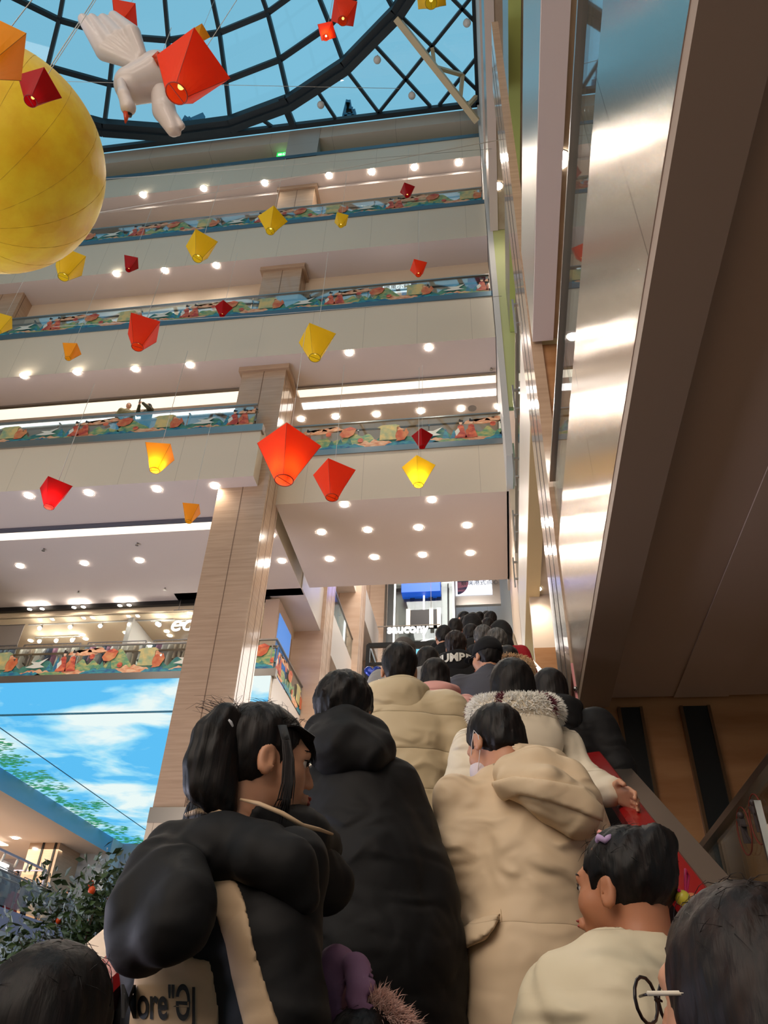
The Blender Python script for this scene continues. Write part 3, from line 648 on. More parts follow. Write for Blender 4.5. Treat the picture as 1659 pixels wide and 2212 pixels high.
# ============================================================ second gallery screens (self-lit)
def sky_screen_mat():
    m = bpy.data.materials.new('screen_sky_picture'); m.use_nodes = True; nt = m.node_tree; N = nt.nodes; L = nt.links
    for n in list(N): N.remove(n)
    out = N.new('ShaderNodeOutputMaterial'); em = N.new('ShaderNodeEmission'); em.inputs['Strength'].default_value = .95; L.new(em.outputs[0], out.inputs[0])
    t = N.new('ShaderNodeTexCoord'); mp = N.new('ShaderNodeMapping'); mp.inputs['Scale'].default_value = (.17, .22, .5); L.new(t.outputs['Object'], mp.inputs[0])
    n1 = N.new('ShaderNodeTexNoise'); n1.inputs['Scale'].default_value = 1.35; n1.inputs['Detail'].default_value = 7; n1.inputs['Roughness'].default_value = .52; n1.inputs['Distortion'].default_value = .3; L.new(mp.outputs[0], n1.inputs['Vector'])
    r = N.new('ShaderNodeValToRGB'); e = r.color_ramp.elements; e[0].position = .46; e[0].color = (*rgb(96, 196, 250), 1); e[1].position = .60; e[1].color = (*rgb(240, 255, 253), 1)
    q = e.new(.52); q.color = (*rgb(160, 228, 255), 1); L.new(n1.outputs['Fac'], r.inputs[0]); L.new(r.outputs[0], em.inputs[0]); return m
M_SCR = sky_screen_mat()
M_LEAF = mat('screen_leaves', (.03, .2, .1), .5, emit=rgb(60, 150, 105), estr=.7)
scr = empty('video_screen', (0, 0, 0), label='large curved-over video screen showing blue sky, white clouds and leaves', cat='screen')
MB().box((-26, 23.44, 9.82), (-7.45, 23.5, 11.0)).build('front_display', M_SCR, scr)
MB().box((-20, 23.5, 9.78), (-7.45, 41, 9.845)).build('underside_display', M_SCR, scr)
b = MB(); b.box((-26, 23.42, 9.765), (-7.45, 23.46, 9.82)); b.bar((-17.6, 23.5, 9.775), (-17.6, 41, 9.775), .05, .01)
b.build('joint_line', mat('screen_joint', rgb(40, 110, 140), .6), scr)
b = MB(); r_ = random.Random(3)   # leafy branches shown along the screen's left edge
for j in range(30):
    y0 = 25 + j * .55 + r_.uniform(-.3, .3); L_ = r_.uniform(.4, 2.4) * (.4 + .6 * abs(math.sin(j * .5)))
    for i in range(int(L_ * 30)):
        t = r_.uniform(0, 1) ** .8; x = -19.95 + t * L_; y = y0 + r_.gauss(0, .30) + .3 * math.sin(t * 3); a = r_.uniform(-.6, .6); s = .07 + .06 * r_.random()
        dx, dy = math.cos(a) * s * 1.6, math.sin(a) * s; nx, ny = -dy * .4, dx * .4
        b.add([(x - dx, y - dy, 9.772), (x + nx, y + ny, 9.772), (x + dx, y + dy, 9.772), (x - nx, y - ny, 9.772)], [(0, 1, 2, 3)])
b.build('leaf_picture', M_LEAF, scr)['kind'] = 'stuff'
M_RG = mat('grey_rack_steel', rgb(120, 120, 125), .4, .7)
# ============================================================ clothes shop above the screen
def track(o, L, n, label, ax=0, power=9, heads=None):
    r = empty('track_light', o, ax, label=label, cat='track light')
    MB().box((0, -.02, -.02), (L, .02, .02)).build('track', M_WHITE, r)
    for i in range(n):
        x = L * (i + .5) / n + .12 * math.sin(i * 7); b = MB().tube([(x, 0, -.02), (x, 0, -.12)], .012, 6); b.tube([(x, 0, -.1), (x + .02, -.14, -.24)], .05, 10); b.build('spot_head', M_WHITE, r)
        MB().ball((x + .022, -.155, -.255), .075, 6).build('lens', M_LED, r)
    return r
track((-18.6, 25.5, 14.5), 6.2, 5, 'white track of spotlights in the clothes shop ceiling, longer left run')
track((-13.4, 25.6, 14.5), 4.6, 5, 'white track of spotlights in the clothes shop ceiling beside the lit letters')
track((-18.9, 26.6, 14.5), 2.0, 3, 'short track of spotlights deep in the clothes shop')
downlights([(64, 1316), (91, 1315), (160, 1312), (180, 1311), (259, 1308), (279, 1307)], 14.72, 'small paired spotlight directly below the black shopfront line', 'paired spotlights at the shopfront line', 0, .6)
downlights([(66, 1384), (185, 1380), (305, 1377), (178, 1371), (272, 1367), (280, 1377), (360, 1364), (367, 1373), (410, 1325)], 14.55, 'small downlight in the cream ceiling of the clothes shop behind glass', 'clothes shop ceiling downlights', 0, .75)
r = empty('shop_sign', tuple(at_y(392, 1352, 24.5)), label='white glowing italic letters ed, cut off by the column', cat='sign')
text('letters', 'ed', .95, (0, 0, -.2), (1, 0, 0), (.18, 0, 1), mat('lit_letters', (1, 1, 1), .5, emit=(1, .98, .95), estr=1.5), r, .03)
MB().bar((-.5, .1, .75), (.5, .1, .75), .03, .03).bar((-.3, .1, .75), (-.3, .1, 1.25), .02, .02).bar((.3, .1, .75), (.3, .1, 1.25), .02, .02).build('hanger', M_STEEL, r)
# hanging poster
w = at_y(22, 1393, 24.4); r = empty('hanging_banner', (w.x - .3, 24.4, w.z), label='grey hanging banner with white lettering at the clothes shop edge', cat='banner')
MB().box((-.7, 0, -.75), (.6, .03, .85)).build('cloth', mat('banner_grey', rgb(150, 140, 132), .6), r); text('lettering', 'BAJUYSK', .32, (-.05, -.02, -.55), (.9, 0, -.35), (.1, 0, 1), M_WHITE, r, .004)
MB().bar((-.7, .015, .87), (.62, .015, .87), .03, .03).build('rod', M_STEEL, r)
# clothes rails: each garment an object
GC = [rgb(220, 214, 205), rgb(60, 58, 62), rgb(150, 140, 135), rgb(90, 110, 125), rgb(190, 170, 150), rgb(120, 100, 95), rgb(205, 200, 200), rgb(170, 120, 150), rgb(70, 85, 110)]
GM = [mat('garment_cloth_%s' % n, c, .8) for n, c in zip(('cream', 'charcoal', 'taupe', 'slate', 'sand', 'brown', 'white', 'mauve', 'navy'), GC)]
garm = {}
def garment(k, long):
    b = MB(); L_ = 1.1 if long else .75; n = 10
    prof = [(-.02, .04), (-.07, .10), (-.16, .19), (-.3, .17), (-L_ * .6, .19), (-L_, .23)]; rows = []
    for z, w_ in prof: rows.append([(w_ * math.cos(2 * math.pi * j / n), .05 * (1 - z * .3) * math.sin(2 * math.pi * j / n) * (1 + .3 * math.sin(5 * j)), z) for j in range(n)])
    vs_ = [p for rw in rows for p in rw]; fs = [(i * n + j, i * n + (j + 1) % n, (i + 1) * n + (j + 1) % n, (i + 1) * n + j) for i in range(len(rows) - 1) for j in range(n)]
    b.add(vs_, fs, 0, True); b.tube([(-.17, 0, -.2), (-.23, .01, -.5)], [.05, .04], 6); b.tube([(.17, 0, -.2), (.23, .01, -.5)], [.05, .04], 6)
    b.tube([(0, 0, -.02), (0, 0, .06), (.02, 0, .08), (0, 0, .1)], .006, 5)
    return b
GN = ['cream', 'charcoal', 'taupe', 'slate', 'sand', 'brown', 'white', 'mauve', 'navy']
def rail(o, L, n, where, rz=0, seed=0, h=1.5):
    r = empty('clothes_rail', o, rz, label='steel clothes rail ' + where, cat='clothes rail')
    MB().bar((0, 0, h), (L, 0, h), .03, .03).build('hanging_bar', M_RG, r)
    for x in (0, L): MB().bar((x, 0, 0), (x, 0, h), .03, .03).bar((x, -.25, .02), (x, .25, .02), .03, .03).build('upright', M_RG, r)
    rr = random.Random(seed); cz, sz = math.cos(rz), math.sin(rz)
    for i in range(n):
        k = rr.randrange(9); lg = rr.random() < .5; t = (i + .5) * L / n
        if (k, lg) not in garm: garm[(k, lg)] = garment(k, lg).build('garment', GM[k]); g = garm[(k, lg)]
        else: g = garm[(k, lg)].copy(); COL.objects.link(g)
        g.location = (o[0] + cz * t, o[1] + sz * t, o[2] + h - .1); g.rotation_euler = (0, 0, rz + math.pi / 2 + rr.uniform(-.3, .3))
        tag(g, '%s %s hanging on the clothes rail %s' % (GN[k], 'coat' if lg else 'jacket', where), 'garment', 'garments ' + where)
for i in range(4): rail((-20.2 + i * 2.6, 24.3, 11.2), 2.3, 11, ['behind the muralled rail at the far left', 'behind the muralled rail, second run from the left', 'behind the muralled rail below the spotlights', 'behind the muralled rail beside the column'][i], 0, i + 1, 1.75)
# ============================================================ lower left shop
lamp('shop_fill', 'AREA', (-24, 33, 8.7), 700, (1, .85, .66), shape='RECTANGLE', size=5, size_y=10)  # fill lamp added under the shop ceiling to brighten the interior
tag(MB().box((-24.6, 26, 8.80), (-24.2, 37.4, 8.86)).build('cove_light', M_COVE), 'long warm cove light inside the lower left clothes shop', 'light strip')
tag(MB().box((-28.7, 26, 7.5), (-28.4, 41, 8.2)).build('cove_light', M_COVE), 'wall-washing cove light at the back of the lower left clothes shop', 'light strip')
fr = empty('spotlight_rig', (-21.6, 28, 7.6), label='pale steel frame with small spotlights hung in the lower left shop', cat='light fitting')
b = MB(); b.bar((0, 0, 0), (0, 9, 0), .09, .09); b.bar((-2.2, 0, 0), (-2.2, 9, 0), .07, .07)
for y in (0, 4.5, 9): b.bar((-2.2, y, 0), (0, y, 0), .06, .06); b.bar((0, y, 0), (0, y, -1.9), .08, .08); b.bar((-2.2, y, 0), (-2.2, y, -1.9), .07, .07)
b.build('frame', mat('pale_lilac_steel', rgb(170, 170, 195), .4), fr)
for y in (.6, 1.6, 5.3, 6.4, 7.3): MB().tube([(-.0, y, -.05), (-.0, y, -.15), (-.04, y - .02, -.42)], [.03, .06, .06], 10).build('spot_head', M_WHITE, fr)
downlights([(33, 1811), (88, 1841), (136, 1868), (102, 1892), (54, 1868), (32, 1866)], 8.98, 'round downlight in the ceiling of the lower left clothes shop', 'downlights of the lower left clothes shop', 8, 1.1)
r = empty('shop_sign', (-21.7, 33.0, 6.95), label='white glowing block letters inside the lower left clothes shop', cat='sign')
text('letters', 'IONFIF', .62, (.02, 0, -.2), (0, 1, 0), (0, 0, 1), MATS['lit_letters'], r, .05, bold=.02)
MB().box((-.12, -1.9, -.32), (-.06, 1.6, .38)).build('panel', mat('sign_backing', rgb(190, 170, 160), .5), r)
for i in range(3): rail((-20.9, 27.9 + i * 3.15, 5.2), 2.7, 11, ['at the left of the lower left shop', 'in the middle of the lower left shop', 'beside the fruit tree, lower left shop'][i], math.pi / 2, i + 20, 1.55)
tag(MB().prism([(0, 0), (.9, 0), (.8, .5), (.7, .8), (.2, .8), (.1, .5)], (-20.6, 33, 5.2), (0, 1, 0), (0, 0, 1), (-.5, 0, 0)).build('shopping_bag', mat('red_bag', rgb(190, 50, 60), .6)), 'red bag on the floor behind the lower left glass rail', 'bag')
# security camera on the left column
r = empty('security_camera', (-19.9, 26.8, 8.35), label='white dome security camera on the marble column at the far left', cat='camera')
MB().bar((-.1, 0, .55), (.35, 0, .55), .1, .1).tube([(.3, 0, .55), (.3, 0, .3)], .05, 8).build('bracket', M_WHITE, r)
MB().tube([(.3, 0, .32), (.3, 0, .28), (.3, 0, -.12), (.3, 0, -.16)], [.12, .2, .2, .16], 14).build('housing', M_WHITE, r)
MB().ball((.3, 0, -.16), .15, 8).build('dome_lens', mat('smoked_dome', rgb(60, 60, 70), .1), r)
# ============================================================ far hall: glass lift, shop sign, display
lf = empty('glass_lift', (0, 0, 0), label='panoramic glass lift shaft edged with vertical white light tubes', cat='lift')
y0 = 39.5; xl, xr = at_y(853, 1300, y0).x, at_y(980, 1300, y0).x
MB().box((xl, y0 + .4, 4.9), (xr, y0 + 3, 30)).build('shaft_back', mat('grey_lift_shaft', rgb(112, 106, 110), .35), lf)
b = MB()
for z in (8, 11.6, 15.4, 19, 20.2, 24, 27): b.box((xl, y0, z), (xr, y0 + .35, z + .22))
for x in (xl + .9, xl + 2.0, xr - 1.0): b.box((x, y0 + .1, 5), (x + .28, y0 + .38, 30))
b.build('shaft_frame', mat('dark_shaft_frame', rgb(48, 44, 50), .5), lf)
for x in (xl, (xl + xr) / 2, xr): MB().tube([(x, y0 - .1, 5), (x, y0 - .1, 30)], .05, 8).build('light_tube', M_STRIP, lf)
MB().box((xl, y0 - .04, 5), (xr, y0 - .02, 30)).build('glass', M_GLASS, lf)
MB().box((xl + .45, y0 - .6, 23.35), (xr - .75, y0 + .2, 24.4)).build('blue_screen', mat('blue_display', rgb(30, 90, 230), .5, emit=rgb(40, 110, 235), estr=.35), lf)
MB().box((xl + .9, y0 - .3, 21.3), (xr - .9, y0 + .1, 22.3)).build('cabin', M_BLACK, lf)
for x in (xl + .75, xl + 2.1, xl + 2.55): MB().box((x, y0 - .45, 21.1), (x + .22, y0 - .3, 22.3)).build('cabin_light', M_COVE, lf)
MB().ball((xr - .3, y0 - .3, 16.6), .3, 8).tube([(xr - .3, y0 - .3, 16.6), (xr - .35, y0 - .3, 20), (xr - .3, y0 - .3, 24)], .04, 6).build('cable', M_BLACK, lf)
sg = at_y(882, 1371, 30); r = empty('shop_sign', tuple(sg), label='white glowing lowercase saucony lettering with a winged swoosh', cat='sign')
text('letters', 'saucony', .56, (0, -.3, -.05), (1, 0, 0), (0, 0, 1), MATS['lit_letters'], r, .05, bold=.012, scale_x=1.0)
MB().prism([(-.25, -.16), (.15, -.30), (.5, -.32), (.8, -.2), (1.1, -.12), (.75, -.16), (.5, -.25), (.15, -.24)], (0, 0, -.1), (1, 0, 0), (0, 0, 1), (0, .05, 0)).build('emblem', MATS['lit_letters'], r)
MB().bar((-1.4, .1, .5), (1.4, .1, .5), .04, .04).bar((-1, .1, .5), (-1, .1, 6), .02, .02).bar((1, .1, .5), (1, .1, 6), .02, .02).build('hanger', M_STEEL, r)
# black portal frame at the top of the escalator
pf = empty('portal_frame', (0, 0, 0), label='black square-section portal frame beyond the top of the escalator', cat='frame')
a = at_y(796, 1395, 21); c = at_y(890, 1395, 21); zt = a.z
MB().bar((a.x, 21, zt), (c.x + 1.5, 21, zt), .1, .14).bar((a.x, 24, zt), (c.x + 1.5, 24, zt), .1, .12).bar((a.x, 21, zt), (a.x, 24, zt), .1, .12).bar((a.x, 21, zt - .62), (c.x + 1.5, 21, zt - .62), .08, .08).build('beam', M_BLACK, pf)
for x, y in ((a.x, 21), (c.x + 1.5, 21), (a.x, 24), (c.x + 1.5, 24)): MB().box((x - .06, y - .06, 5), (x + .06, y + .06, zt)).build('post', M_BLACK, pf)
w = at_y(918, 1420, 26); tag(MB().box((w.x - .55, 26, w.z - .9), (w.x + .55, 26.1, w.z + .35)).build('video_screen', mat('cyan_display', rgb(120, 200, 230), .5, emit=rgb(110, 200, 235), estr=.8)), 'small glowing cyan display between the portal frame and the queue', 'screen')
# billboard screen of the dim sum restaurant
p0, p1 = at_y(983, 1257, 44), at_y(1064, 1284, 44)
r = empty('billboard_screen', ((p0.x + p1.x) / 2, 44, (p0.z + p1.z) / 2 + .5), label='bright white billboard screen with Chinese lettering beyond the queue', cat='screen'); hw = (p1.x - p0.x) / 2
MB().box((-hw, 0, -1.0), (hw, .2, 1.6)).build('display', mat('white_display', (.9, .9, 1), .5, emit=(.82, .88, 1), estr=1.1), r)
text('lettering', '蔡澜港式点心', .42, (.42, -.03, -.25), (1, 0, 0), (0, 0, 1), mat('ink', rgb(60, 70, 85), .5), r, .004)
MB().prism(ell(-hw + .15, .1, .75, 1.05, 20, -math.pi / 2, math.pi / 2), (0, -.02, 0), (1, 0, 0), (0, 0, 1), (0, .015, 0)).build('picture', mat('picture_swirl', rgb(40, 60, 110), .5, noise=(1.6, rgb(190, 120, 150), 4, (.45, .55)), nstretch=(.4, 1, 3)), r)
MB().box((-hw - .2, .1, -1.7), (hw + .5, .4, -1.0)).box((hw, .1, -1.0), (hw + .5, .4, 1.7)).build('frame', M_STEEL, r)
# hanging screen beside the receding balustrade
r = empty('hanging_screen', (-7.9, 27.0, 12.0), label='tall beige-cased screen with blue picture behind the receding balustrade', cat='screen')
MB().box((-.5, -2.4, -.5), (.05, -.2, 2.7)).build('case', mat('beige_case', rgb(200, 172, 152), .5), r)
MB().box((.05, -2.2, -.4), (.07, -.35, 2.2)).build('display', mat('blue_purple_display', rgb(90, 150, 240), .5, emit=rgb(90, 150, 235), estr=.55), r)
# red shop boxes and lit sign behind the fourth gallery
for i, (u0, u1) in enumerate([(668, 720), (868, 900), (1012, 1052)]):
    a, c = at_y(u0, 640, 18.5), at_y(u1, 640, 18.5)
    tag(MB().box((a.x, 18.45, 22.7), (c.x, 18.65, [24.6, 25.1, 25.2][i])).build('shop_board', mat('crimson_board', rgb(140, 30, 40), .5)), ['crimson shop board on the fourth gallery beside the column', 'narrow crimson shop board beside the lit white sign', 'crimson shop board at the right end of the fourth gallery'][i], 'board')
w = at_y(857, 620, 18.4); r = empty('shop_sign', (w.x, 18.4, w.z), label='small glowing white sign with dark characters behind the fourth gallery mural', cat='sign')
MB().box((-.55, 0, -.28), (.55, .05, .2)).build('light_box', mat('sign_white', (1, 1, 1), .5, emit=(1, 1, 1), estr=1.6), r); text('lettering', '國風小館', .26, (0, -.01, -.1), (1, 0, 0), (0, 0, 1), mat('ink', rgb(60, 70, 85), .5), r, .003)
# blue heart balloons
def heart(o, s, lab):
    pts = []
    for i in range(28):
        t = 2 * math.pi * i / 28; pts.append((16 * math.sin(t) ** 3 / 17, (13 * math.cos(t) - 5 * math.cos(2 * t) - 2 * math.cos(3 * t) - math.cos(4 * t)) / 17))
    b = MB(); L_ = [(0.0, .0), (.35, .55), (.3, .9), (0, 1.0)]
    vs_ = [(0, -.38, 0)] + [(x * k, y_, z * k) for y_, k in ((-.32, .45), (-.2, .8), (0, 1), (.2, .8), (.32, .45)) for x, z in pts] + [(0, .38, 0)]
    fs = [(0, 1 + i, 1 + (i + 1) % 28) for i in range(28)]
    for k in range(4): fs += [(1 + k * 28 + i, 1 + (k + 1) * 28 + i, 1 + (k + 1) * 28 + (i + 1) % 28, 1 + k * 28 + (i + 1) % 28) for i in range(28)]
    fs += [(141, 113 + (i + 1) % 28, 113 + i) for i in range(28)]
    b.add([(x * s, y * s, z * s) for x, y, z in vs_], fs, 0, True); r = empty('heart_balloon', o, label=lab, cat='balloon')
    b.build('balloon', mat('royal_blue_foil', rgb(35, 60, 160), .2, .3), r); MB().tube([(0, 0, -s), (0, .05, -s - .9)], .004, 5).build('ribbon', M_WHITE, r)
heart(at_d(793, 1487, 7.0), .11, 'blue heart-shaped foil balloon beside the beige jacket, lower of two')
heart(at_d(805, 1452, 7.2), .09, 'blue heart-shaped foil balloon beside the beige jacket, higher of two')

# ============================================================ hanging paper sky lanterns
LC = {'red': rgb(190, 14, 24), 'orange': rgb(255, 78, 30), 'yellow': rgb(248, 214, 45), 'amber': rgb(250, 178, 30)}
def lantern_mat(c, lit):
    n = 'lantern_paper_%s%s' % (c, '_lit' if lit else ''); k = LC[c]
    if n in MATS: return MATS[n]
    m = mat(n, k, .55); nt = m.node_tree; N = nt.nodes; b = N['Principled BSDF']
    tr = N.new('ShaderNodeBsdfTranslucent'); tr.inputs[0].default_value = (*[min(1, x * 1.15) for x in k], 1); ms = N.new('ShaderNodeMixShader'); ms.inputs[0].default_value = .5
    out = N['Material Output']; nt.links.new(b.outputs[0], ms.inputs[1]); nt.links.new(tr.outputs[0], ms.inputs[2]); nt.links.new(ms.outputs[0], out.inputs[0]); return m
M_BULB = mat('lantern_bulb', (1, .9, .6), .5, emit=(1, .72, .35), estr=14); M_BULBOFF = mat('lantern_bulb_dim', (1, .8, .4), .5, emit=(1, .6, .15), estr=1.6); M_WIRE = mat('lantern_wire', rgb(90, 60, 40), .5)
def lantern(u, v, wpx, c, lit, side, rot, label, tilt=(0, 0), strl=3.0):
    """side = real width of the square top; distance follows from its apparent width"""
    k = 1.0 + .38 * abs(math.sin(2 * rot)); d = side * k * F_PX / wpx
    p = at_d(u, v, d); r = empty('sky_lantern', p, rot, label=label, cat='lantern', group=None)
    r.rotation_euler = (tilt[0], tilt[1], rot)
    a = side / 2; h = side * 1.02; rb = side * .2; n = 24; M_ = lantern_mat(c, lit); V = []; Fc = []
    sq = [(a, a), (-a, a), (-a, -a), (a, -a)]; top = h * .42; bot = top - h
    def sqp(t):   # point on the square outline
        t = (t % 1) * 4; i = int(t); q = t - i; x0, y0 = sq[i]; x1, y1 = sq[(i + 1) % 4]; return x0 + (x1 - x0) * q, y0 + (y1 - y0) * q
    rows = 5
    for j in range(rows + 1):
        s = j / rows
        for i in range(n):
            x, y = sqp(i / n); an = math.pi / 4 + 2 * math.pi * i / n; cx_, cy_ = rb * math.cos(an), rb * math.sin(an)
            q = s; z = top + (bot - top) * s; V.append((x * (1 - q) + cx_ * q, y * (1 - q) + cy_ * q, z))
    for j in range(rows):
        for i in range(n): Fc.append((j * n + i, j * n + (i + 1) % n, (j + 1) * n + (i + 1) % n, (j + 1) * n + i))
    k0 = len(V); V.append((0, 0, top + side * .16)); Fc += [(k0, (i + 1) % n, i) for i in range(n)]
    shade = MB().add(V, Fc).build('paper_shade', M_, r)
    ring = MB(); ring.tube([(rb * math.cos(t * math.pi / 10), rb * math.sin(t * math.pi / 10), bot) for t in range(21)], side * .012, 5, caps=False); ring.bar((-rb, 0, bot), (rb, 0, bot), side * .012, side * .012); ring.build('wire_ring', mat('wire_' + c, tuple(x * .35 for x in LC[c]), .5), shade)
    e = MB()
    for x, y in sq: e.bar((x, y, top), (rb * math.copysign(.707, x), rb * math.copysign(.707, y), bot), side * .008, side * .008)
    e.build('corner_wire', MATS['wire_' + c], shade)
    MB().ball((0, 0, bot + h * .25), side * .06, 6).build('bulb', M_BULB if lit else M_BULBOFF, r)
    MB().tube([(0, 0, top + side * .16), (0, 0, top + strl)], .006, 4).build('string', mat('thread_white', rgb(200, 200, 195), .6), r)
    if lit: lamp('glow', 'POINT', (0, 0, bot + h * .3), (30 if c != 'orange' else 13) * side * side, (1, .75, .42), r, shadow_soft_size=.08)
    return r
LN = [(742, 33, 62, 'orange', 0, .55, .35, 'orange-red sky lantern high up, just above a small bright red one'), (705, 73, 35, 'orange', 1, .4, 1.50, 'small red-orange sky lantern glowing brightly against the dome glass'),
 (265, 38, 60, 'orange', 0, .6, .3, 'orange-red sky lantern partly hidden behind the swan wing'), (431, 78, 37, 'amber', 0, .42, 1.25, 'small amber sky lantern above the largest orange one'),
 (78, 200, 72, 'red', 0, .40, 1.45, 'dark red sky lantern hanging in front of the yellow moon'), (880, 415, 33, 'red', 0, .42, .5, 'small dark red sky lantern before the topmost muralled railing'),
 (737, 479, 33, 'yellow', 0, .42, .4, 'small yellow sky lantern right of a bigger yellow one near the top mural'), (587, 484, 60, 'yellow', 0, .55, 1.1, 'yellow sky lantern overlapping the top mural beside the column capital'),
 (432, 540, 72, 'yellow', 0, .55, .75, 'yellow sky lantern below the top mural, left of centre'), (146, 578, 76, 'yellow', 0, .6, .6, 'yellow sky lantern peeping out from under the moon'),
 (281, 573, 36, 'red', 0, .42, .35, 'small dark red sky lantern between two soffit lights right of the moon'), (904, 583, 38, 'orange', 0, .42, .4, 'small orange-red sky lantern near the small lit white sign'),
 (482, 671, 37, 'red', 0, .42, 1.0, 'small dark red sky lantern in front of the fourth gallery mural'), (305, 725, 82, 'orange', 0, .6, .50, 'orange-red sky lantern below the fourth gallery mural at left'),
 (683, 748, 84, 'yellow', 0, .6, .6, 'yellow sky lantern beside the top of the marble column'), (152, 762, 35, 'amber', 0, .42, .15, 'small amber sky lantern on the fascia at far left'),
 (2, 702, 48, 'yellow', 0, .55, .5, 'yellow sky lantern cut by the left edge beneath the moon'), (341, 992, 62, 'amber', 1, .5, .2, 'glowing amber sky lantern under the two people'),
 (115, 1070, 74, 'red', 1, .5, .8, 'deep red lit sky lantern over the lilac soffit'), (411, 1110, 42, 'amber', 0, .42, .25, 'small amber sky lantern by the column edge over the lilac soffit'),
 (620, 992, 135, 'orange', 1, .75, .95, 'big glowing red-orange sky lantern in front of the marble column'), (720, 1043, 94, 'orange', 0, .6, .70, 'orange sky lantern just right of the big glowing red-orange one'),
 (912, 951, 46, 'red', 0, .45, .8, 'dark red sky lantern directly above a glowing yellow one'), (904, 1024, 72, 'yellow', 1, .5, .78, 'glowing yellow sky lantern below a dark red one'), (931, -8, 62, 'yellow', 0, .6, 1.57, 'yellow sky lantern cut by the top edge before the diamond net')]
for L_ in LN:
    o = lantern(*L_)
    if 'group' in o.keys(): del o['group']
lantern(403, 168, 150, 'orange', 0, .85, 1.15, 'largest orange sky lantern overlapping the white swan', tilt=(.12, .05))
lantern(-22, 118, 150, 'amber', 0, .55, .6, 'big amber sky lantern cut by the left edge above the moon')
# thin horizontal wires across the atrium
for i, (a, c) in enumerate([((-14, 9, 15.4), (.86, 8.5, 16.2)), ((-18, 11, 22), (.88, 12, 22.4)), ((-20, 8, 24), (-2, 12, 27)), ((-12, 13, 17.2), (.86, 13.5, 17.4))]):
    tag(MB().tube([a, ((a[0] + c[0]) / 2, (a[1] + c[1]) / 2, (a[2] + c[2]) / 2 - .12), c], .008, 4).build('suspension_wire', MATS['thread_white']), 'thin steel wire strung across the atrium to carry lanterns', 'wire', 'lantern suspension wires')
# ============================================================ yellow moon
mo = bpy.data.materials.new('moon_skin'); mo.use_nodes = True; N = mo.node_tree.nodes; L = mo.node_tree.links; B_ = N['Principled BSDF']
t = N.new('ShaderNodeTexCoord'); n1 = N.new('ShaderNodeTexNoise'); n1.inputs['Scale'].default_value = 1.3; n1.inputs['Detail'].default_value = 9; n1.inputs['Roughness'].default_value = .62; L.new(t.outputs['Object'], n1.inputs['Vector'])
r1 = N.new('ShaderNodeValToRGB'); r1.color_ramp.elements[0].position = .28; r1.color_ramp.elements[1].position = .62; r1.color_ramp.elements[0].color = (*rgb(206, 152, 12), 1); r1.color_ramp.elements[1].color = (*rgb(222, 190, 40), 1)
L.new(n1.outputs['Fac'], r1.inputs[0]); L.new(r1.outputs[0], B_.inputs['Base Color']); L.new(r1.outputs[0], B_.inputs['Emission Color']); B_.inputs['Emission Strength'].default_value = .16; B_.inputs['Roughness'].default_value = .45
v1 = N.new('ShaderNodeTexVoronoi'); v1.inputs['Scale'].default_value = 3.2; L.new(t.outputs['Object'], v1.inputs['Vector']); bp = N.new('ShaderNodeBump'); bp.inputs['Strength'].default_value = .3; bp.inputs['Distance'].default_value = .03; L.new(v1.outputs['Distance'], bp.inputs['Height']); L.new(bp.outputs[0], B_.inputs['Normal'])
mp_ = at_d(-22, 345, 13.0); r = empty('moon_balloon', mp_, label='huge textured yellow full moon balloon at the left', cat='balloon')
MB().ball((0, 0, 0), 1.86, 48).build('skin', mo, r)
b = MB()
for k in range(8):
    a = math.pi * k / 8; b.tube([(1.862 * math.cos(a) * math.cos(q), 1.862 * math.sin(a) * math.cos(q), 1.862 * math.sin(q)) for q in [2 * math.pi * i / 48 for i in range(49)]], .003, 4, caps=False)
b.build('seam', mat('moon_seam', rgb(188, 148, 30), .6), r)['kind'] = 'stuff'
MB().tube([(0, 0, 1.86), (0, 0, 8)], .012, 5).build('cable', MATS['thread_white'], r)
# ============================================================ swan balloon
M_SWAN = mat('white_vinyl', rgb(214, 204, 202), .3, coat=.25); sw = empty('swan_balloon', at_d(325, 172, 15), label='white inflatable swan with spread wings flying under the dome', cat='balloon'); D15 = 15.0
def sp(u, v, dd=0): return at_d(u, v, D15 + dd) - at_d(325, 172, D15)
def px(n): return n * D15 / F_PX
f_ = union([sd_cap(sp(285, 185), sp(345, 165, .3), px(38), px(50)), sd_cap(sp(345, 165, .3), sp(400, 150, .8), px(48), px(22)), sd_cap(sp(285, 172), sp(262, 172, -.2), px(22), px(10))], .08)
pts_ = [sp(284, 190), sp(345, 165)]
blob('body', f_, (-1.1, -1.2, -1.2), (1.6, 2.0, 1.3), .04, M_SWAN, sw)
f_ = union([sd_cap(sp(262, 178, -.3), sp(268, 205, -.45), px(9), px(12)), sd_cap(sp(268, 205, -.45), sp(277, 232, -.5), px(12), px(16))], .06)
blob('neck_and_head', f_, tuple(sp(262, 190, -.4) - Vector((.5, .6, .9))), tuple(sp(275, 210, -.4) + Vector((.5, .6, .6))), .02, M_SWAN, sw)
MB().tube([sp(277, 245, -.5), sp(276, 250, -.5)], [px(9), px(8)], 12).build('bill_knob', M_BLACK, sw)
MB().tube([sp(274, 243, -.52), sp(271, 266, -.55)], [px(8), px(1.5)], 12).build('beak', mat('beak_orange', rgb(200, 70, 35), .4), sw)
fs = []
for (u0, v0), (um, vm), (u1, v1), w0, w1 in (((296, 140), (226, 110), (180, 42), 12, 17), ((298, 134), (240, 96), (200, 42), 12, 17), ((300, 128), (258, 84), (224, 42), 12, 17), ((304, 120), (284, 74), (246, 36), 14, 17)):
    fs += [sd_cap(sp(u0, v0, .1), sp(um, vm, .2), px(w0), px(w1 + 4)), sd_cap(sp(um, vm, .2), sp(u1, v1, .5), px(w1 + 4), px(w1 - 5))]
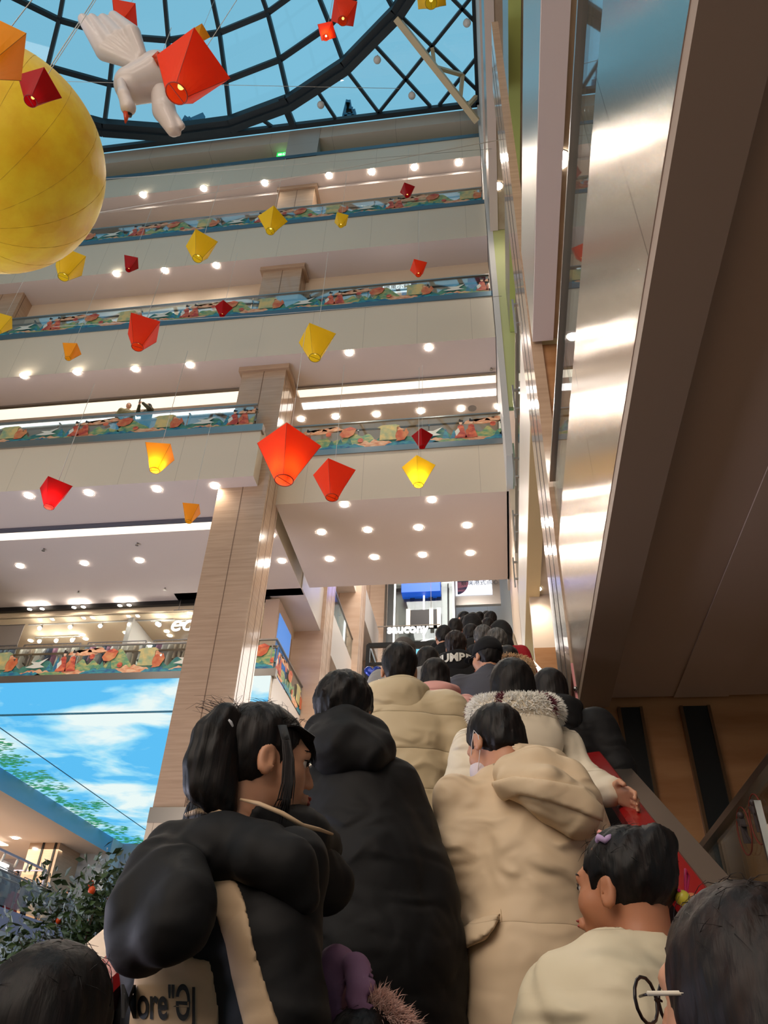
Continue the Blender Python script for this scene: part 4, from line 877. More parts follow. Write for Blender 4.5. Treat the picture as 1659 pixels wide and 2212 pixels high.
blob('wing', union(fs, .004), (-1.8, -1.5, -1.0), (.5, 1.5, 1.7), .03, M_SWAN, sw)
fs = [sd_cap(sp(350, 205, .1), sp(355, 240), px(24), px(25)), sd_cap(sp(355, 240), sp(374, 280, -.2), px(25), px(15)), sd_cap(sp(362, 238), sp(392, 272, -.2), px(14), px(8)), sd_cap(sp(368, 262), sp(386, 288, -.2), px(12), px(6))]
blob('wing', union(fs, .03), (-.4, -1.5, -1.9), (1.2, 1.2, .3), .035, M_SWAN, sw)
MB().tube([sp(336, 128, -.2), sp(343, 112, -.25)], [px(9), px(3)], 8).tube([sp(336, 134, -.2), sp(358, 122, -.2)], [px(9), px(4)], 8).build('foot', MATS['beak_orange'], sw)
MB().tube([sp(345, 130), sp(370, 60, 1)], .008, 4).build('string', MATS['thread_white'], sw)
# ============================================================ kumquat tree
tr = empty('kumquat_tree', (-3.9, 7.6, -3.1), label='leafy potted kumquat tree full of orange fruit beside the escalator', cat='tree')
rr = random.Random(5); b = MB(); tips = []
b.tube([(0, 0, .5), (.02, 0, 1.4), (0, .05, 2.4)], [.06, .05, .03], 8)
for k in range(46):
    z = 1.2 + 2.6 * (k / 46); a = rr.uniform(0, 6.28); rad = 1.0 * math.sin(min(1, (4.6 - z) / 3.0) * math.pi * .5) * rr.uniform(.75, 1.1); z1 = z + rr.uniform(.3, .8)
    p = (rad * math.cos(a), rad * math.sin(a), z1); b.tube([(0, 0, z), (p[0] * .5, p[1] * .5, (z + z1) / 2), p], [.015, .01, .005], 5)
    for q in range(16):
        t = rr.uniform(.45, 1.1); tips.append((p[0] * t + rr.gauss(0, .1), p[1] * t + rr.gauss(0, .1), z + (z1 - z) * t + rr.gauss(0, .12)))
for k in range(9): tips += [(rr.gauss(.25, .05), rr.gauss(0, .06), 3.9 + .09 * k + rr.gauss(0, .03)) for _ in range(3)]
b.build('branches', mat('bark_brown', rgb(70, 52, 38), .8), tr)
b = MB()
for p in tips:
    for q in range(15):
        c = Vector(p) + Vector((rr.gauss(0, .09), rr.gauss(0, .09), rr.gauss(0, .09))); d = Vector((rr.gauss(0, 1), rr.gauss(0, 1), rr.gauss(.2, .8))).normalized(); s = d.cross(Vector((rr.random(), rr.random(), .3))).normalized(); l = rr.uniform(.07, .115)
        n_ = d.cross(s); b.add([c, c + d * l * .5 + s * l * .26 + n_ * .006, c + d * l, c + d * l * .5 - s * l * .26 + n_ * .006], [(0, 1, 2, 3)], rr.randrange(2))
b.build('leaves', [mat('leaf_dark', rgb(40, 62, 34), .5), mat('leaf_mid', rgb(58, 84, 44), .5)], tr)['kind'] = 'stuff'
fm = mat('kumquat_orange', rgb(225, 80, 25), .4); fruit = None; rr.shuffle(tips); tips.sort(key=lambda p: p[2] < 2.5)
for k, p in enumerate(tips[:95]):
    if fruit is None: fruit = MB().ball((0, 0, 0), .030, 6, sc=(1, 1, 1.15)).build('fruit', fm, tr); q = fruit
    else: q = fruit.copy(); COL.objects.link(q); q.parent = tr
    q.location = (p[0] * 1.06, p[1] * 1.06, p[2] - .05); q.scale = [rr.uniform(.8, 1.2)] * 3
MB().tube([(0, 0, 0), (0, 0, .08), (0, 0, .55), (0, 0, .6)], [.28, .3, .4, .42], 20).build('pot', mat('red_glaze', rgb(140, 30, 25), .3), tr)
# ============================================================ escalator
SLP = .566; XL, XR = -.795, .455
es = empty('escalator', (0, 0, 0), label='crowded upward escalator with red handrails and stainless decking', cat='escalator')
Y0, Y1 = -2.0, 12.3
def ez(y, h): return SLP * y - h
M_DECK = mat('satin_steel_decking', rgb(188, 172, 156), .3, .9, aniso=.6, tangent=(1, 0, 0))
for side, xr, xo, xw in (('r', XR, XR + .05, XR + .165), ('l', XL, XL - .20, XL - .05)):
    a, c = (Y0 - .4, Y1 + .1)
    b = MB(); b.add([(xo, a, ez(a, .87)), (xw, a, ez(a, .87)), (xw, c, ez(c, .87)), (xo, c, ez(c, .87)), (xo, a, ez(a, 2.6)), (xw, a, ez(a, 2.6)), (xw, c, ez(c, 2.6)), (xo, c, ez(c, 2.6))],
        [(0, 3, 2, 1)[::-1], (4, 5, 6, 7)[::-1], (0, 1, 5, 4)[::-1], (1, 2, 6, 5)[::-1], (2, 3, 7, 6)[::-1], (3, 0, 4, 7)[::-1]]); b.build('outer_decking', M_DECK, es)
    pts = [(xr, Y0 - .5, ez(Y0, .85) - .1), (xr, Y0, ez(Y0, .82))] + [(xr, y, ez(y, .82)) for y in (3, 6, 9, Y1)] + [(xr, Y1 + .5, ez(Y1, .82) + .12), (xr, Y1 + 1.3, ez(Y1, .82) + .12)]
    b = MB(); prof = [(-.045, -.02), (-.045, .012), (-.03, .026), (.03, .026), (.045, .012), (.045, -.02)]; nn = len(prof)
    b.add([(p[0] + q[0], p[1] - q[1] * .5, p[2] + q[1]) for p in pts for q in prof], [(i * nn + j, i * nn + (j + 1) % nn, (i + 1) * nn + (j + 1) % nn, (i + 1) * nn + j) for i in range(len(pts) - 1) for j in range(nn)]); b.build('handrail', mat('red_rubber_belt', rgb(158, 22, 24), .25, coat=.3), es)
    xi = XR - .04 if side == 'r' else XL + .04
    b = MB().add([(xi, Y0, ez(Y0, .85)), (xi, Y1, ez(Y1, .85)), (xi, Y1, ez(Y1, 1.85)), (xi, Y0, ez(Y0, 1.85))], [(0, 1, 2, 3)]); b.add([(xi + .006, Y0, ez(Y0, .85)), (xi + .006, Y1, ez(Y1, .85)), (xi + .006, Y1, ez(Y1, 1.85)), (xi + .006, Y0, ez(Y0, 1.85))], [(3, 2, 1, 0)])
    b.build('inner_panel', mat('dark_smoked_panel', rgb(40, 26, 24), .15), es)
    xs = XR - .11 if side == 'r' else XL + .06
    b = MB().add([(xs, Y0, ez(Y0, 1.8)), (xs + .05, Y0, ez(Y0, 1.8)), (xs + .05, Y1, ez(Y1, 1.8)), (xs, Y1, ez(Y1, 1.8)), (xs, Y0, ez(Y0, 2.1)), (xs + .05, Y0, ez(Y0, 2.1)), (xs + .05, Y1, ez(Y1, 2.1)), (xs, Y1, ez(Y1, 2.1))],
        [(0, 1, 2, 3), (4, 7, 6, 5), (0, 4, 5, 1), (1, 5, 6, 2), (2, 6, 7, 3), (3, 7, 4, 0)]); b.build('skirting', M_STEEL, es)
for i in range(-5, 31):
    y = i * .4; z = ez(y, 1.95)
    MB().box((XL + .11, y, z - .24), (XR - .11, y + .41, z)).box((XL + .11, y - .004, z - .02), (XR - .11, y + .03, z + .001), 1).build('step', [mat('dark_step_metal', rgb(45, 45, 48), .5, .6), mat('yellow_step_edge', rgb(190, 160, 40), .6)], es)
MB().box((XL - .2, Y1, 4.85), (XR + .165, Y1 + 1.4, 5.02)).build('landing_plate', M_STEEL, es)
# see-through red-tinted guard where the rail passes the slab
g = empty('acrylic_guard', (.76, 6.9, 2.4), label='pinkish acrylic head guard bolted under the stainless fascia', cat='guard')
MB().prism([(-.35, -.7), (.25, -.75), (.3, .7), (-.05, .85)], (0, 0, 0), (0, 1, 0), (0, 0, 1), (.012, 0, 0)).build('plate', glass_mat('pink_acrylic', (.95, .72, .70), .2), g)
MB().prism([(-.36, -.7), (-.33, -.7), (-.03, .85), (-.06, .85)], (-.004, 0, 0), (0, 1, 0), (0, 0, 1), (.02, 0, 0)).build('edge_strip', mat('pink_edge', rgb(215, 140, 140), .4), g)
for y, z in ((-.15, .55), (-.22, .1), (-.3, -.35)): MB().ball((.0, y, z), .022, 6).build('bolt', M_STEEL, g)

# ============================================================ people
SKIN = mat('skin_warm', rgb(206, 150, 118), .5, subsurf=.12, bump=(60, .08, .001)); SKIN2 = mat('skin_tan', rgb(190, 128, 94), .5, subsurf=.12, bump=(60, .08, .001))
HAIR = mat('black_hair', rgb(11, 8, 8), .5, spec=.28, noise=(70, rgb(30, 21, 19), 3, (.4, .7)), nstretch=(1, 1, .06), bump=(120, .5, .003), bstretch=(1, 1, .05))
HAIRB = mat('brown_black_hair', rgb(22, 14, 12), .5, spec=.3, noise=(60, rgb(46, 29, 23), 3, (.4, .7)), nstretch=(1, 1, .06), bump=(120, .5, .003), bstretch=(1, 1, .05))
HAIRG = mat('greying_hair', rgb(50, 48, 46), .5, noise=(80, rgb(100, 96, 92), 3, (.4, .65)), nstretch=(1, 1, .08), bump=(90, .6, .004), bstretch=(1, 1, .06))
def cloth(n, c, rough=.75, b=.35, sheen=.0, quilt=0, qd=.012):
    m = mat(n, c, rough, sheen=sheen, spec=.3); nt = m.node_tree; N = nt.nodes; L = nt.links; t = N.new('ShaderNodeTexCoord'); mp = N.new('ShaderNodeMapping'); mp.inputs['Scale'].default_value = (1, 1, 1.5); L.new(t.outputs['Object'], mp.inputs[0])
    a = N.new('ShaderNodeTexNoise'); a.noise_type = 'RIDGED_MULTIFRACTAL'; a.inputs['Scale'].default_value = 7; a.inputs['Detail'].default_value = 3; a.inputs['Roughness'].default_value = .45; a.inputs['Distortion'].default_value = .8; L.new(mp.outputs[0], a.inputs['Vector'])
    c2 = N.new('ShaderNodeTexNoise'); c2.inputs['Scale'].default_value = 900; L.new(t.outputs['Object'], c2.inputs['Vector'])
    b1 = N.new('ShaderNodeBump'); b1.inputs['Strength'].default_value = b; b1.inputs['Distance'].default_value = .03; L.new(a.outputs['Fac'], b1.inputs['Height'])
    b2 = N.new('ShaderNodeBump'); b2.inputs['Strength'].default_value = .15; b2.inputs['Distance'].default_value = .0005; L.new(c2.outputs['Fac'], b2.inputs['Height'])
    L.new(b1.outputs[0], b2.inputs['Normal']); last = b2
    if quilt:   # stitched rows: rounded tubes with a sharp seam between them
        sp_ = N.new('ShaderNodeSeparateXYZ'); L.new(t.outputs['Object'], sp_.inputs[0]); n3 = N.new('ShaderNodeTexNoise'); n3.inputs['Scale'].default_value = 4; L.new(t.outputs['Object'], n3.inputs['Vector'])
        ma = N.new('ShaderNodeMath'); ma.operation = 'MULTIPLY_ADD'; ma.inputs[1].default_value = .05; L.new(n3.outputs['Fac'], ma.inputs[0]); L.new(sp_.outputs[2], ma.inputs[2])
        pp = N.new('ShaderNodeMath'); pp.operation = 'PINGPONG'; pp.inputs[1].default_value = quilt / 2; L.new(ma.outputs[0], pp.inputs[0]); dv_ = N.new('ShaderNodeMath'); dv_.operation = 'DIVIDE'; dv_.inputs[1].default_value = quilt / 2; L.new(pp.outputs[0], dv_.inputs[0])
        pw = N.new('ShaderNodeMath'); pw.operation = 'POWER'; pw.inputs[1].default_value = .32; L.new(dv_.outputs[0], pw.inputs[0]); b3 = N.new('ShaderNodeBump'); b3.inputs['Strength'].default_value = .9; b3.inputs['Distance'].default_value = qd; L.new(pw.outputs[0], b3.inputs['Height']); L.new(b2.outputs[0], b3.inputs['Normal']); last = b3
    L.new(last.outputs[0], N['Principled BSDF'].inputs['Normal']); return m
C_BLACK = cloth('black_down_cloth', rgb(21, 20, 21), .7, .7); C_BLK2 = cloth('black_wool', rgb(19, 18, 20), .85); C_BEIGE = cloth('beige_down_cloth', rgb(212, 192, 156), .5, .6, quilt=.17)
C_CREAM = cloth('cream_down_cloth', rgb(228, 202, 168), .55, .9, quilt=.46, qd=.008); C_WHITE = cloth('ivory_down_cloth', rgb(238, 224, 200), .5, .8, quilt=.2); C_PINK = cloth('pink_down_cloth', rgb(226, 164, 154), .5, .4, quilt=.09)
C_GREY = cloth('slate_grey_cloth', rgb(78, 78, 86), .8); C_PURPLE = cloth('mauve_cloth', rgb(128, 92, 122), .7); C_TAN = cloth('beige_panel_cloth', rgb(206, 176, 142), .7, .15)
C_TROUS = cloth('dark_trouser_cloth', rgb(34, 34, 42), .8); C_RED = cloth('red_cloth', rgb(170, 28, 40), .7); C_LG = cloth('light_grey_cloth', rgb(150, 148, 146), .8); C_OLIVE = cloth('olive_cloth', rgb(70, 66, 44), .8); C_IVCH = cloth('child_ivory_cloth', rgb(230, 216, 186), .5, .9, quilt=.21)
FURW = mat('white_fur', rgb(255, 251, 243), .7, trans=0); FURP = mat('plum_fur', rgb(110, 44, 60), .8); FURT = mat('tan_fur', rgb(216, 176, 130), .8, sheen=.4); FURD = mat('pinkish_fur', rgb(232, 190, 176), .8, sheen=.4)
SHOE = mat('dark_shoe', rgb(28, 26, 26), .5)
def creases(f, amp, s, seed=0):
    """sharp folds: a few warped ridged waves pressed into the surface"""
    if not amp: return f
    r = np.random.default_rng(seed + 5); W = r.normal(0, 1, (5, 3)) * s * np.array((.8, .8, 1.25)); ph = r.uniform(0, 6.28, 5)
    def g(X, Y, Z):
        n = 0
        for i in range(5):
            q = X * W[i][0] + Y * W[i][1] + Z * W[i][2] + ph[i] + 1.3 * np.sin(X * 6 + i) + 1.3 * np.sin(Z * 7 + 2 * i) + .8 * np.sin(Y * 9 + i)
            m_ = .5 + .5 * np.sin(X * 3.1 * (i + 1) + Z * 4.3 + ph[i]); n = n + m_ * np.exp(-(np.sin(q) / .22) ** 2)
        return f(X, Y, Z) + amp * n
    return g
def head_frame(H, hy, hp, hr, lean=(0, 0)):
    """matrix taking head-local points (origin = head centre) to body space"""
    piv = Vector((lean[0], -.03 + lean[1], H - .12 - .105))
    return Matrix.Translation(piv) @ Matrix.Rotation(hy, 4, 'Z') @ Matrix.Rotation(hp, 4, 'X') @ Matrix.Rotation(hr, 4, 'Y') @ Matrix.Translation(Vector((0, .03, .105)))
def head_sdf(s=1.0, child=False):
    j = .85 if child else 1
    fs = [sd_ball((0, -.012, .025), .089, (.87, 1.08, 1.0)), sd_ball((0, .034, -.038 * j), .060, (.98, .95, 1.22 * j)), sd_ball((0, .066, -.094 * j), .026), sd_ball((.036, .055, -.028), .03), sd_ball((-.036, .055, -.028), .03), sd_cap((-.03, .078, .022), (.03, .078, .022), .016, .016)]
    f = union(fs, .02)
    g = union([f, (sd_cap((0, .094, .004), (0, .104 - (.006 if child else 0), -.03), .006, .0105), .012), (sd_ball((0, .099, -.058), .017, (1.3, .6, .38)), .006), (sd_ball((0, .098, -.070), .015, (1.2, .65, .42)), .006)], .01)
    g = cut(g, union([sd_ball((.033, .105, .004), .017, (1.3, .9, .6)), sd_ball((-.033, .105, .004), .017, (1.3, .9, .6))], 0), .012)
    ears = []
    for sx in (-1, 1):
        e = cut(sd_ball((sx * .081, -.004, -.016), .034, (.34, .62, 1.0)), sd_ball((sx * .092, .002, -.012), .022, (.5, .6, 1.0)), .006); ears.append((e, .007))
    return union([g] + ears, .01)
HAND = {}
def hand_fs(w, d, up, curl=.6, sx=1):
    """palm with four fingers and a thumb; w=wrist, d=direction of fingers, up=back of the hand"""
    w = Vector(w); d = Vector(d).normalized(); up = Vector(up); s = d.cross(up).normalized() * sx; up = up - d * up.dot(d); up.normalize(); fs = []
    for k, o in enumerate((-.03, -.01, .01, .028)): fs.append((sd_cap(w + s * o * .5, w + d * .085 + s * o, .017, .012), .012))
    for k, (o, L_) in enumerate(((-.031, .062), (-.010, .078), (.011, .082), (.031, .072))):
        p0 = w + d * .085 + s * o; p1 = p0 + (d * math.cos(curl * .6) - up * math.sin(curl * .6)) * L_ * .5; p2 = p1 + (d * math.cos(curl * 1.6) - up * math.sin(curl * 1.6)) * L_ * .5
        fs += [(sd_cap(p0, p1, .0095, .0085), .004), (sd_cap(p1, p2, .0085, .0072), .004)]
    t0 = w + d * .025 + s * .03; t1 = t0 + d * .035 + s * .028 - up * .01; t2 = t1 + d * .03 - up * .015 + s * .002; fs += [(sd_cap(t0, t1, .014, .0105), .008), (sd_cap(t1, t2, .0105, .009), .004)]
    return fs
def person(u, v, d, label, coat, H=None, yaw=0.0, hy=0.0, hp=0.0, hr=0.0, hair='short', hm=None, skin=None, puff=.006, rows=3, length='mid', hood=None, hoodm=None, arms=None, cell=.014, wid=1.0,
           legs=C_TROUS, child=False, extra=None, group=None, foot=None, wr=.004, sh=1.0, lean=(0, 0), fitfoot=None, face=False, belly=1.0, vol=None, hoodvol=None, hoodk=.03, crease=.002):
    w = at_d(u, v, d); fz = SLP * w.y - 1.95 if foot is None else foot
    H = w.z - fz + .12 if H is None else H
    hs = .90 if child else 1.0
    hm = hm or HAIR; skin = skin or SKIN
    M = head_frame(H, hy, hp, hr, lean); hc = M @ Vector((0, 0, 0))
    R = Matrix.Rotation(yaw, 3, 'Z'); off = R @ Vector((hc.x, hc.y, 0))
    r = empty('person', (w.x - off.x, w.y - off.y, fz), yaw, label=label, cat='person', group=group)
    Rt = R.transposed(); rl = Vector((w.x - off.x, w.y - off.y, fz))
    def wpt(uu, vv, dd): return at_y(uu, vv, w.y + (dd - d))   # dd - d = how far in front of or behind the head
    def loc(uu, vv, dd): return Rt @ (wpt(uu, vv, dd) - rl)
    def rad(p): return p[3] * float(np.array(wpt(*p[:3])) @ RW[:, 2]) / F_PX
    def caps(L_):   # chains of (u, v, distance, radius in px, puff) turned into rounded volumes in the person's own space
        out = []
        for ch in L_:
            for p, q in zip(ch[:-1], ch[1:]): out.append((sd_cap(loc(*p[:3]), loc(*q[:3]), rad(p), rad(q), *(p[4:6] if len(p) > 5 else ())), .03))
        return out
    def bounds(L_):
        P_ = [(loc(*p[:3]), rad(p)) for ch in L_ for p in ch]
        return tuple(min(p[i] - r_ for p, r_ in P_) - .05 for i in range(3)), tuple(max(p[i] + r_ for p, r_ in P_) + .05 for i in range(3))
    S_ = H / 1.68; zs, zh, zk = 1.37 * S_, .88 * S_, .48 * S_; Y = -.03
    sw = .185 * wid * S_ ** .7
    ar = {k_: tuple(loc(*q_[1:]) if q_ and q_[0] == 'px' else q_ for q_ in v_) for k_, v_ in (arms or {}).items()}
    A = {}
    for s, nm in ((-1, 'l'), (1, 'r')):
        e, h_ = ar.get(nm, (None, None))
        A[nm] = (Vector((s * sw, Y, zs - .03)), Vector(e) if e else Vector((s * (sw + .07), Y - .01, 1.10 * S_)), Vector(h_) if h_ else Vector((s * (sw + .06), Y + .11, .86 * S_)))
    # ---- body (one continuous skin)
    hd = framed(head_sdf(child=child) if hs == 1 else (lambda X, Y_, Z, q=head_sdf(child=child): q(X / hs, Y_ / hs, Z / hs) * hs), M)
    nk = M @ Vector((0, -.035, -.06))
    fs = [hd, (sd_cap(nk, (lean[0] * .4, Y, zs + .02), .050, .062), .03), (sd_cap((0, Y, zs - .1), (0, Y, zh), .12, .115, sy=.8), .05)]
    for nm in 'lr':
        a, e, h_ = A[nm]; dd = (h_ - e).normalized(); fs += [(sd_cap(a, e, .045, .036), .04), (sd_cap(e, h_, .036, .025), .01)]
        fs += hand_fs(h_, dd, (1 if nm == 'r' else -1, 0, .2) if abs(dd.x) < .8 else (0, 0, 1), .6, 1 if nm == 'r' else -1)
    for s in (-1, 1): fs += [(sd_cap((s * .09, Y, zh), (s * .10, Y + .02, zk), .075, .052), .03), (sd_cap((s * .10, Y + .02, zk), (s * .10, Y - .02, .07), .05, .035), .02), (sd_cap((s * .10, Y - .03, .035), (s * .11, Y + .14, .03), .036, .03), .01)]
    mxs = [max(p[i] for q in A.values() for p in q) for i in range(3)]; mns = [min(p[i] for q in A.values() for p in q) for i in range(3)]
    lo = (mns[0] - .17, min(mns[1], -.22) - .1, -.04); hi = (mxs[0] + .17, max(mxs[1], .22) + .2, max(H, mxs[2] + .2) + .06)
    if cell > .02: lo = (lo[0], lo[1], -.04)
    body = blob('body', union(fs, .02), lo, hi, max(cell * .75, .0075), skin, r)
    # ---- trousers and shoes
    tz = zh - .02
    fs = [sd_cap((s * .09, Y, tz), (s * .105, Y + .01, .12), .10, .072) for s in (-1, 1)]
    blob('trousers', wrinkle(union(fs, .03), .004, 16, 3), (-.26, -.2, .03), (.26, .2, tz + .12), .02, legs, r)
    for s in (-1, 1): blob('shoe', union([sd_cap((s * .10, Y - .05, .045), (s * .12, Y + .15, .04), .048, .044)], .01), (s * .11 - .08, -.2, -.02), (s * .11 + .08, .25, .12), .016, SHOE, r)
    # ---- coat
    zb = {'short': .80, 'mid': .68, 'long': .30}[length] * S_
    W = .215 * wid * S_ ** .5 * (.80 if vol else 1); cf = []
    if vol: sh = .72; puff = .004; rows = 2
    cf.append(sd_cap((0, Y, zs - .16), (0, Y, zh), W, W * 1.0 * belly, puff, rows, sy=.74))
    cf.append((sd_cap((0, Y, zh + .02), (0, Y - .01, zb), W * 1.02 * belly, W * (1.12 if length == 'long' else 1.0), puff * .7, 3 if length == 'long' else 1.5, sy=.78), .03))
    cf.append((sd_cap((-sw * .92, Y, zs - .05), (sw * .92, Y, zs - .05), .088 * sh, .088 * sh), .06)); cf.append((sd_cap((lean[0] * .3, Y - .01, zs), (lean[0] * .6, Y - .02, zs + (.055 if not vol else .02)), .085 if not vol else .07, .078 if not vol else .062), .05))
    for nm in 'lr':
        a, e, h_ = A[nm]; cf += [(sd_cap(a, e, .088 * sh, .078 * sh, puff * .9, 2.5), .035), (sd_cap(e, e.lerp(h_, .93), .078 * sh, .052, puff * .8, 2.5), .025)]
    zc = zb - .0
    if vol: cf = cf + caps(vol)
    cfun = union(cf, .03)
    bottom = lambda X, Y_, Z: zc - Z - .02
    cfun = (lambda f, bt: lambda X, Y_, Z: -smin(-f(X, Y_, Z), -bt(X, Y_, Z), .02))(cfun, bottom)
    hole = framed(sd_cap((0, -.03, -.13), (0, .02, .1), .066, .08), M)   # neckline
    cfun = cut(cfun, hole, .01)
    cfun = creases(wrinkle(cfun, wr, 9, int(abs(u)) % 97), crease, 13, int(abs(u)) % 91)
    clo = (mns[0] - .15, min(mns[1], -.25) - .13, zb - .08); chi = (mxs[0] + .15, max(mxs[1], .2) + .13, max(zs + .22, mxs[2] + .12))
    if vol: b0, b1 = bounds(vol); clo = tuple(min(clo[i], b0[i]) for i in range(3)); chi = tuple(max(chi[i], b1[i]) for i in range(3)); clo = (clo[0], clo[1], zb - .08)
    co = blob('coat', cfun, clo, chi, cell, coat, r)
    # ---- hood
    ctx = dict(r=r, M=M, zs=zs, S=S_, Y=Y, cfun=cfun, W=W, sw=sw, A=A, H=H, cell=cell, clo=clo, chi=chi, coat=co)
    ctx.update(loc=loc, caps=caps, bounds=bounds, root=rl, Rt=Rt)
    if hoodvol:
        hl, hh = bounds(hoodvol); hfun = creases(wrinkle(cut(union(caps(hoodvol), hoodk), hole, .02), .004, 14, 5), crease, 15, 4); ctx.update(hfun=hfun, hb=(hl, hh)); ctx['hood'] = blob('hood', hfun, hl, hh, cell, hoodm or coat, r)
    elif hood == 'down':
        c = Vector((lean[0] * .4, Y - .085, zs + .035)); q = [sd_torus((c.x, c.y + .055, c.z + .03), .105, .046, .35, (1.05, 1)), (sd_ball((c.x, c.y - .02, c.z - .06), .12, (1.15, .62, 1.05)), .05)]
        blob('hood', creases(wrinkle(cut(union(q, .03), hole, .02), .006, 20, 5), crease, 18, 6), (-.32, -.42, zs - .28), (.32, .2, zs + .22), cell, hoodm or coat, r)
    elif hood == 'up':
        q = union([sd_ball((0, -.02, .02), .128, (1, 1.1, 1.12)), (sd_cap((0, -.05, -.05), (0, -.06, -.18), .11, .13), .05)], .03); q = cut(q, sd_ball((0, .16, -.01), .13, (.9, 1, 1.05)), .02); q = cut(q, sd_ball((0, .01, .0), .105, (1, 1.1, 1.15)), .01)
        blob('hood', wrinkle(framed(q, M), .004, 22, 9), tuple(hc - Vector((.22, .25, .36))), tuple(hc + Vector((.22, .25, .22))), cell, hoodm or coat, r)
    # ---- hair
    if hair:
        e_ = 1.0 if hair != 'bushy' else 1.07
        cap_ = sd_ball((0, -.020, .034), .0985 * e_, (.90, 1.05, 1.0)); q = [cap_]
        facec = sd_ball((0, .125, -.045), .128, (.78, .86, 1.0)) if hair != 'curtain' else sd_ball((0, .135, -.04), .118, (.62, .62, 1.15))
        nape = -.075 if hair in ('short', 'bushy', 'crop') else -.2
        if hair == 'short' or hair == 'bushy': q.append((sd_ball((0, -.055, -.035), .066, (1.05, .8, .9)), .03))
        if hair == 'crop': q.append((sd_ball((0, -.05, -.02), .066, (1, .8, .9)), .03))
        if hair == 'long': q += [(sd_cap((0, -.07, .0), (0, -.085, -.26), .082, .088, sy=.62), .04), (sd_ball((0, -.03, -.07), .09, (1.0, .8, 1.2)), .04)]
        if hair == 'curtain': q += [(sd_ball((0, -.02, -.02), .108, (.92, 1.0, 1.1)), .03), (sd_cap((0, -.05, -.05), (0, -.06, -.26), .095, .1, sy=.75), .05)]
        if hair == 'bob': q.append((sd_ball((0, -.035, -.06), .092, (1.05, .9, 1.15)), .03))
        if hair == 'pony': q += [(sd_cap((0, -.075, .085), (0, -.145, .115), .030, .034), .02), (sd_cap((0, -.145, .115), (0, -.19, .02), .036, .046), .03), (sd_cap((0, -.19, .02), (0, -.175, -.13), .046, .018), .03)]
        if hair == 'bun': q.append((sd_ball((0, -.09, .085), .045), .015))
        hf = cut(union(q, .02), facec, .01)
        hf = cut(hf, union([sd_ball((sx * .088, .012, -.022), .034, (.8, .75, 1.15)) for sx in (-1, 1)], 0), .004) if hair in ('short', 'pony', 'crop', 'bun', 'bushy') else hf
        hf = (lambda f, n_: lambda X, Y_, Z: -smin(-f(X, Y_, Z), -(n_ - Z + np.maximum(0, Y_) * .9), .012))(hf, nape) if hair in ('short', 'bushy', 'crop') else hf
        def strands(f):
            def g(X, Y_, Z):
                th = np.arctan2(X, Y_ + .02 + Z * .2); return f(X, Y_, Z) + (.0022 if hair != 'bushy' else .004) * (np.sin(th * 38 + 9 * Z * 8) * .6 + np.sin(th * 17 + Z * 30) * .6 + .5 * np.sin(Z * 90 + th * 9))
            return g
        hf2 = framed((lambda X, Y_, Z, f=strands(hf): f(X / hs, Y_ / hs, Z / hs) * hs), M)
        blob('hair', hf2, tuple(hc - Vector((.24, .30, .42 if hair == 'long' else .24))), tuple(hc + Vector((.24, .24, .24))), min(cell, .011) * .8, hm, r)
        if cell < .013:   # stray hairs
            rr = random.Random(int(u)); b = MB()
            for k in range(70):
                a = rr.uniform(0, 6.28); e2 = rr.uniform(.15, 1.45); p = Vector((.089 * math.cos(a) * math.cos(e2), -.02 + .104 * math.sin(a) * math.cos(e2), .034 + .098 * math.sin(e2)))
                if p.y > .05 and p.z < .07: continue
                n_ = (p - Vector((0, -.02, .03))).normalized(); t_ = Vector((rr.gauss(0, .6), rr.gauss(-.3, .6), rr.gauss(-.1, .5))); t_ = (t_ - n_ * t_.dot(n_)).normalized(); L_ = rr.uniform(.015, .04)
                b.tube([M @ (p * hs), M @ ((p + t_ * L_ * .5 + n_ * L_ * .16) * hs), M @ ((p + t_ * L_ + n_ * L_ * .16) * hs)], [.0006, .0005, .0002], 3, caps=False)
            b.build('stray_hairs', hm, r)['kind'] = 'stuff'
    if face:
        b = MB()
        for sx in (-1, 1): b.ball((sx * .032, .0755, .003), .0125, 8)
        Mh = M @ Matrix.Scale(hs, 4); o = b.build('eyes', mat('eye_white', rgb(205, 190, 180), .2), r); o.matrix_local = Mh
        b = MB()
        for sx in (-1, 1):
            b.ball((sx * .034, .0855, .003), .0055, 6); b.tube([M.to_3x3() @ Vector((0, 0, 0))] * 0 or [(sx * .018, .088, .006), (sx * .033, .0905, .0115), (sx * .050, .079, .006)], [.001, .0022, .001], 5); b.tube([(sx * .016, .091, .024), (sx * .035, .090, .031), (sx * .052, .076, .026)], [.001, .0026, .001], 5)
        o = b.build('brows_and_lashes', HAIR, r); o.matrix_local = Mh
        b = MB().ball((0, .106, -.0585), .012, 8, sc=(1.5, .55, .30)).ball((0, .104, -.068), .012, 8, sc=(1.3, .6, .38)); o = b.build('lips', mat('lip_rose', rgb(176, 88, 80), .4), r); o.matrix_local = Mh
    if extra: extra(ctx)
    return r, ctx
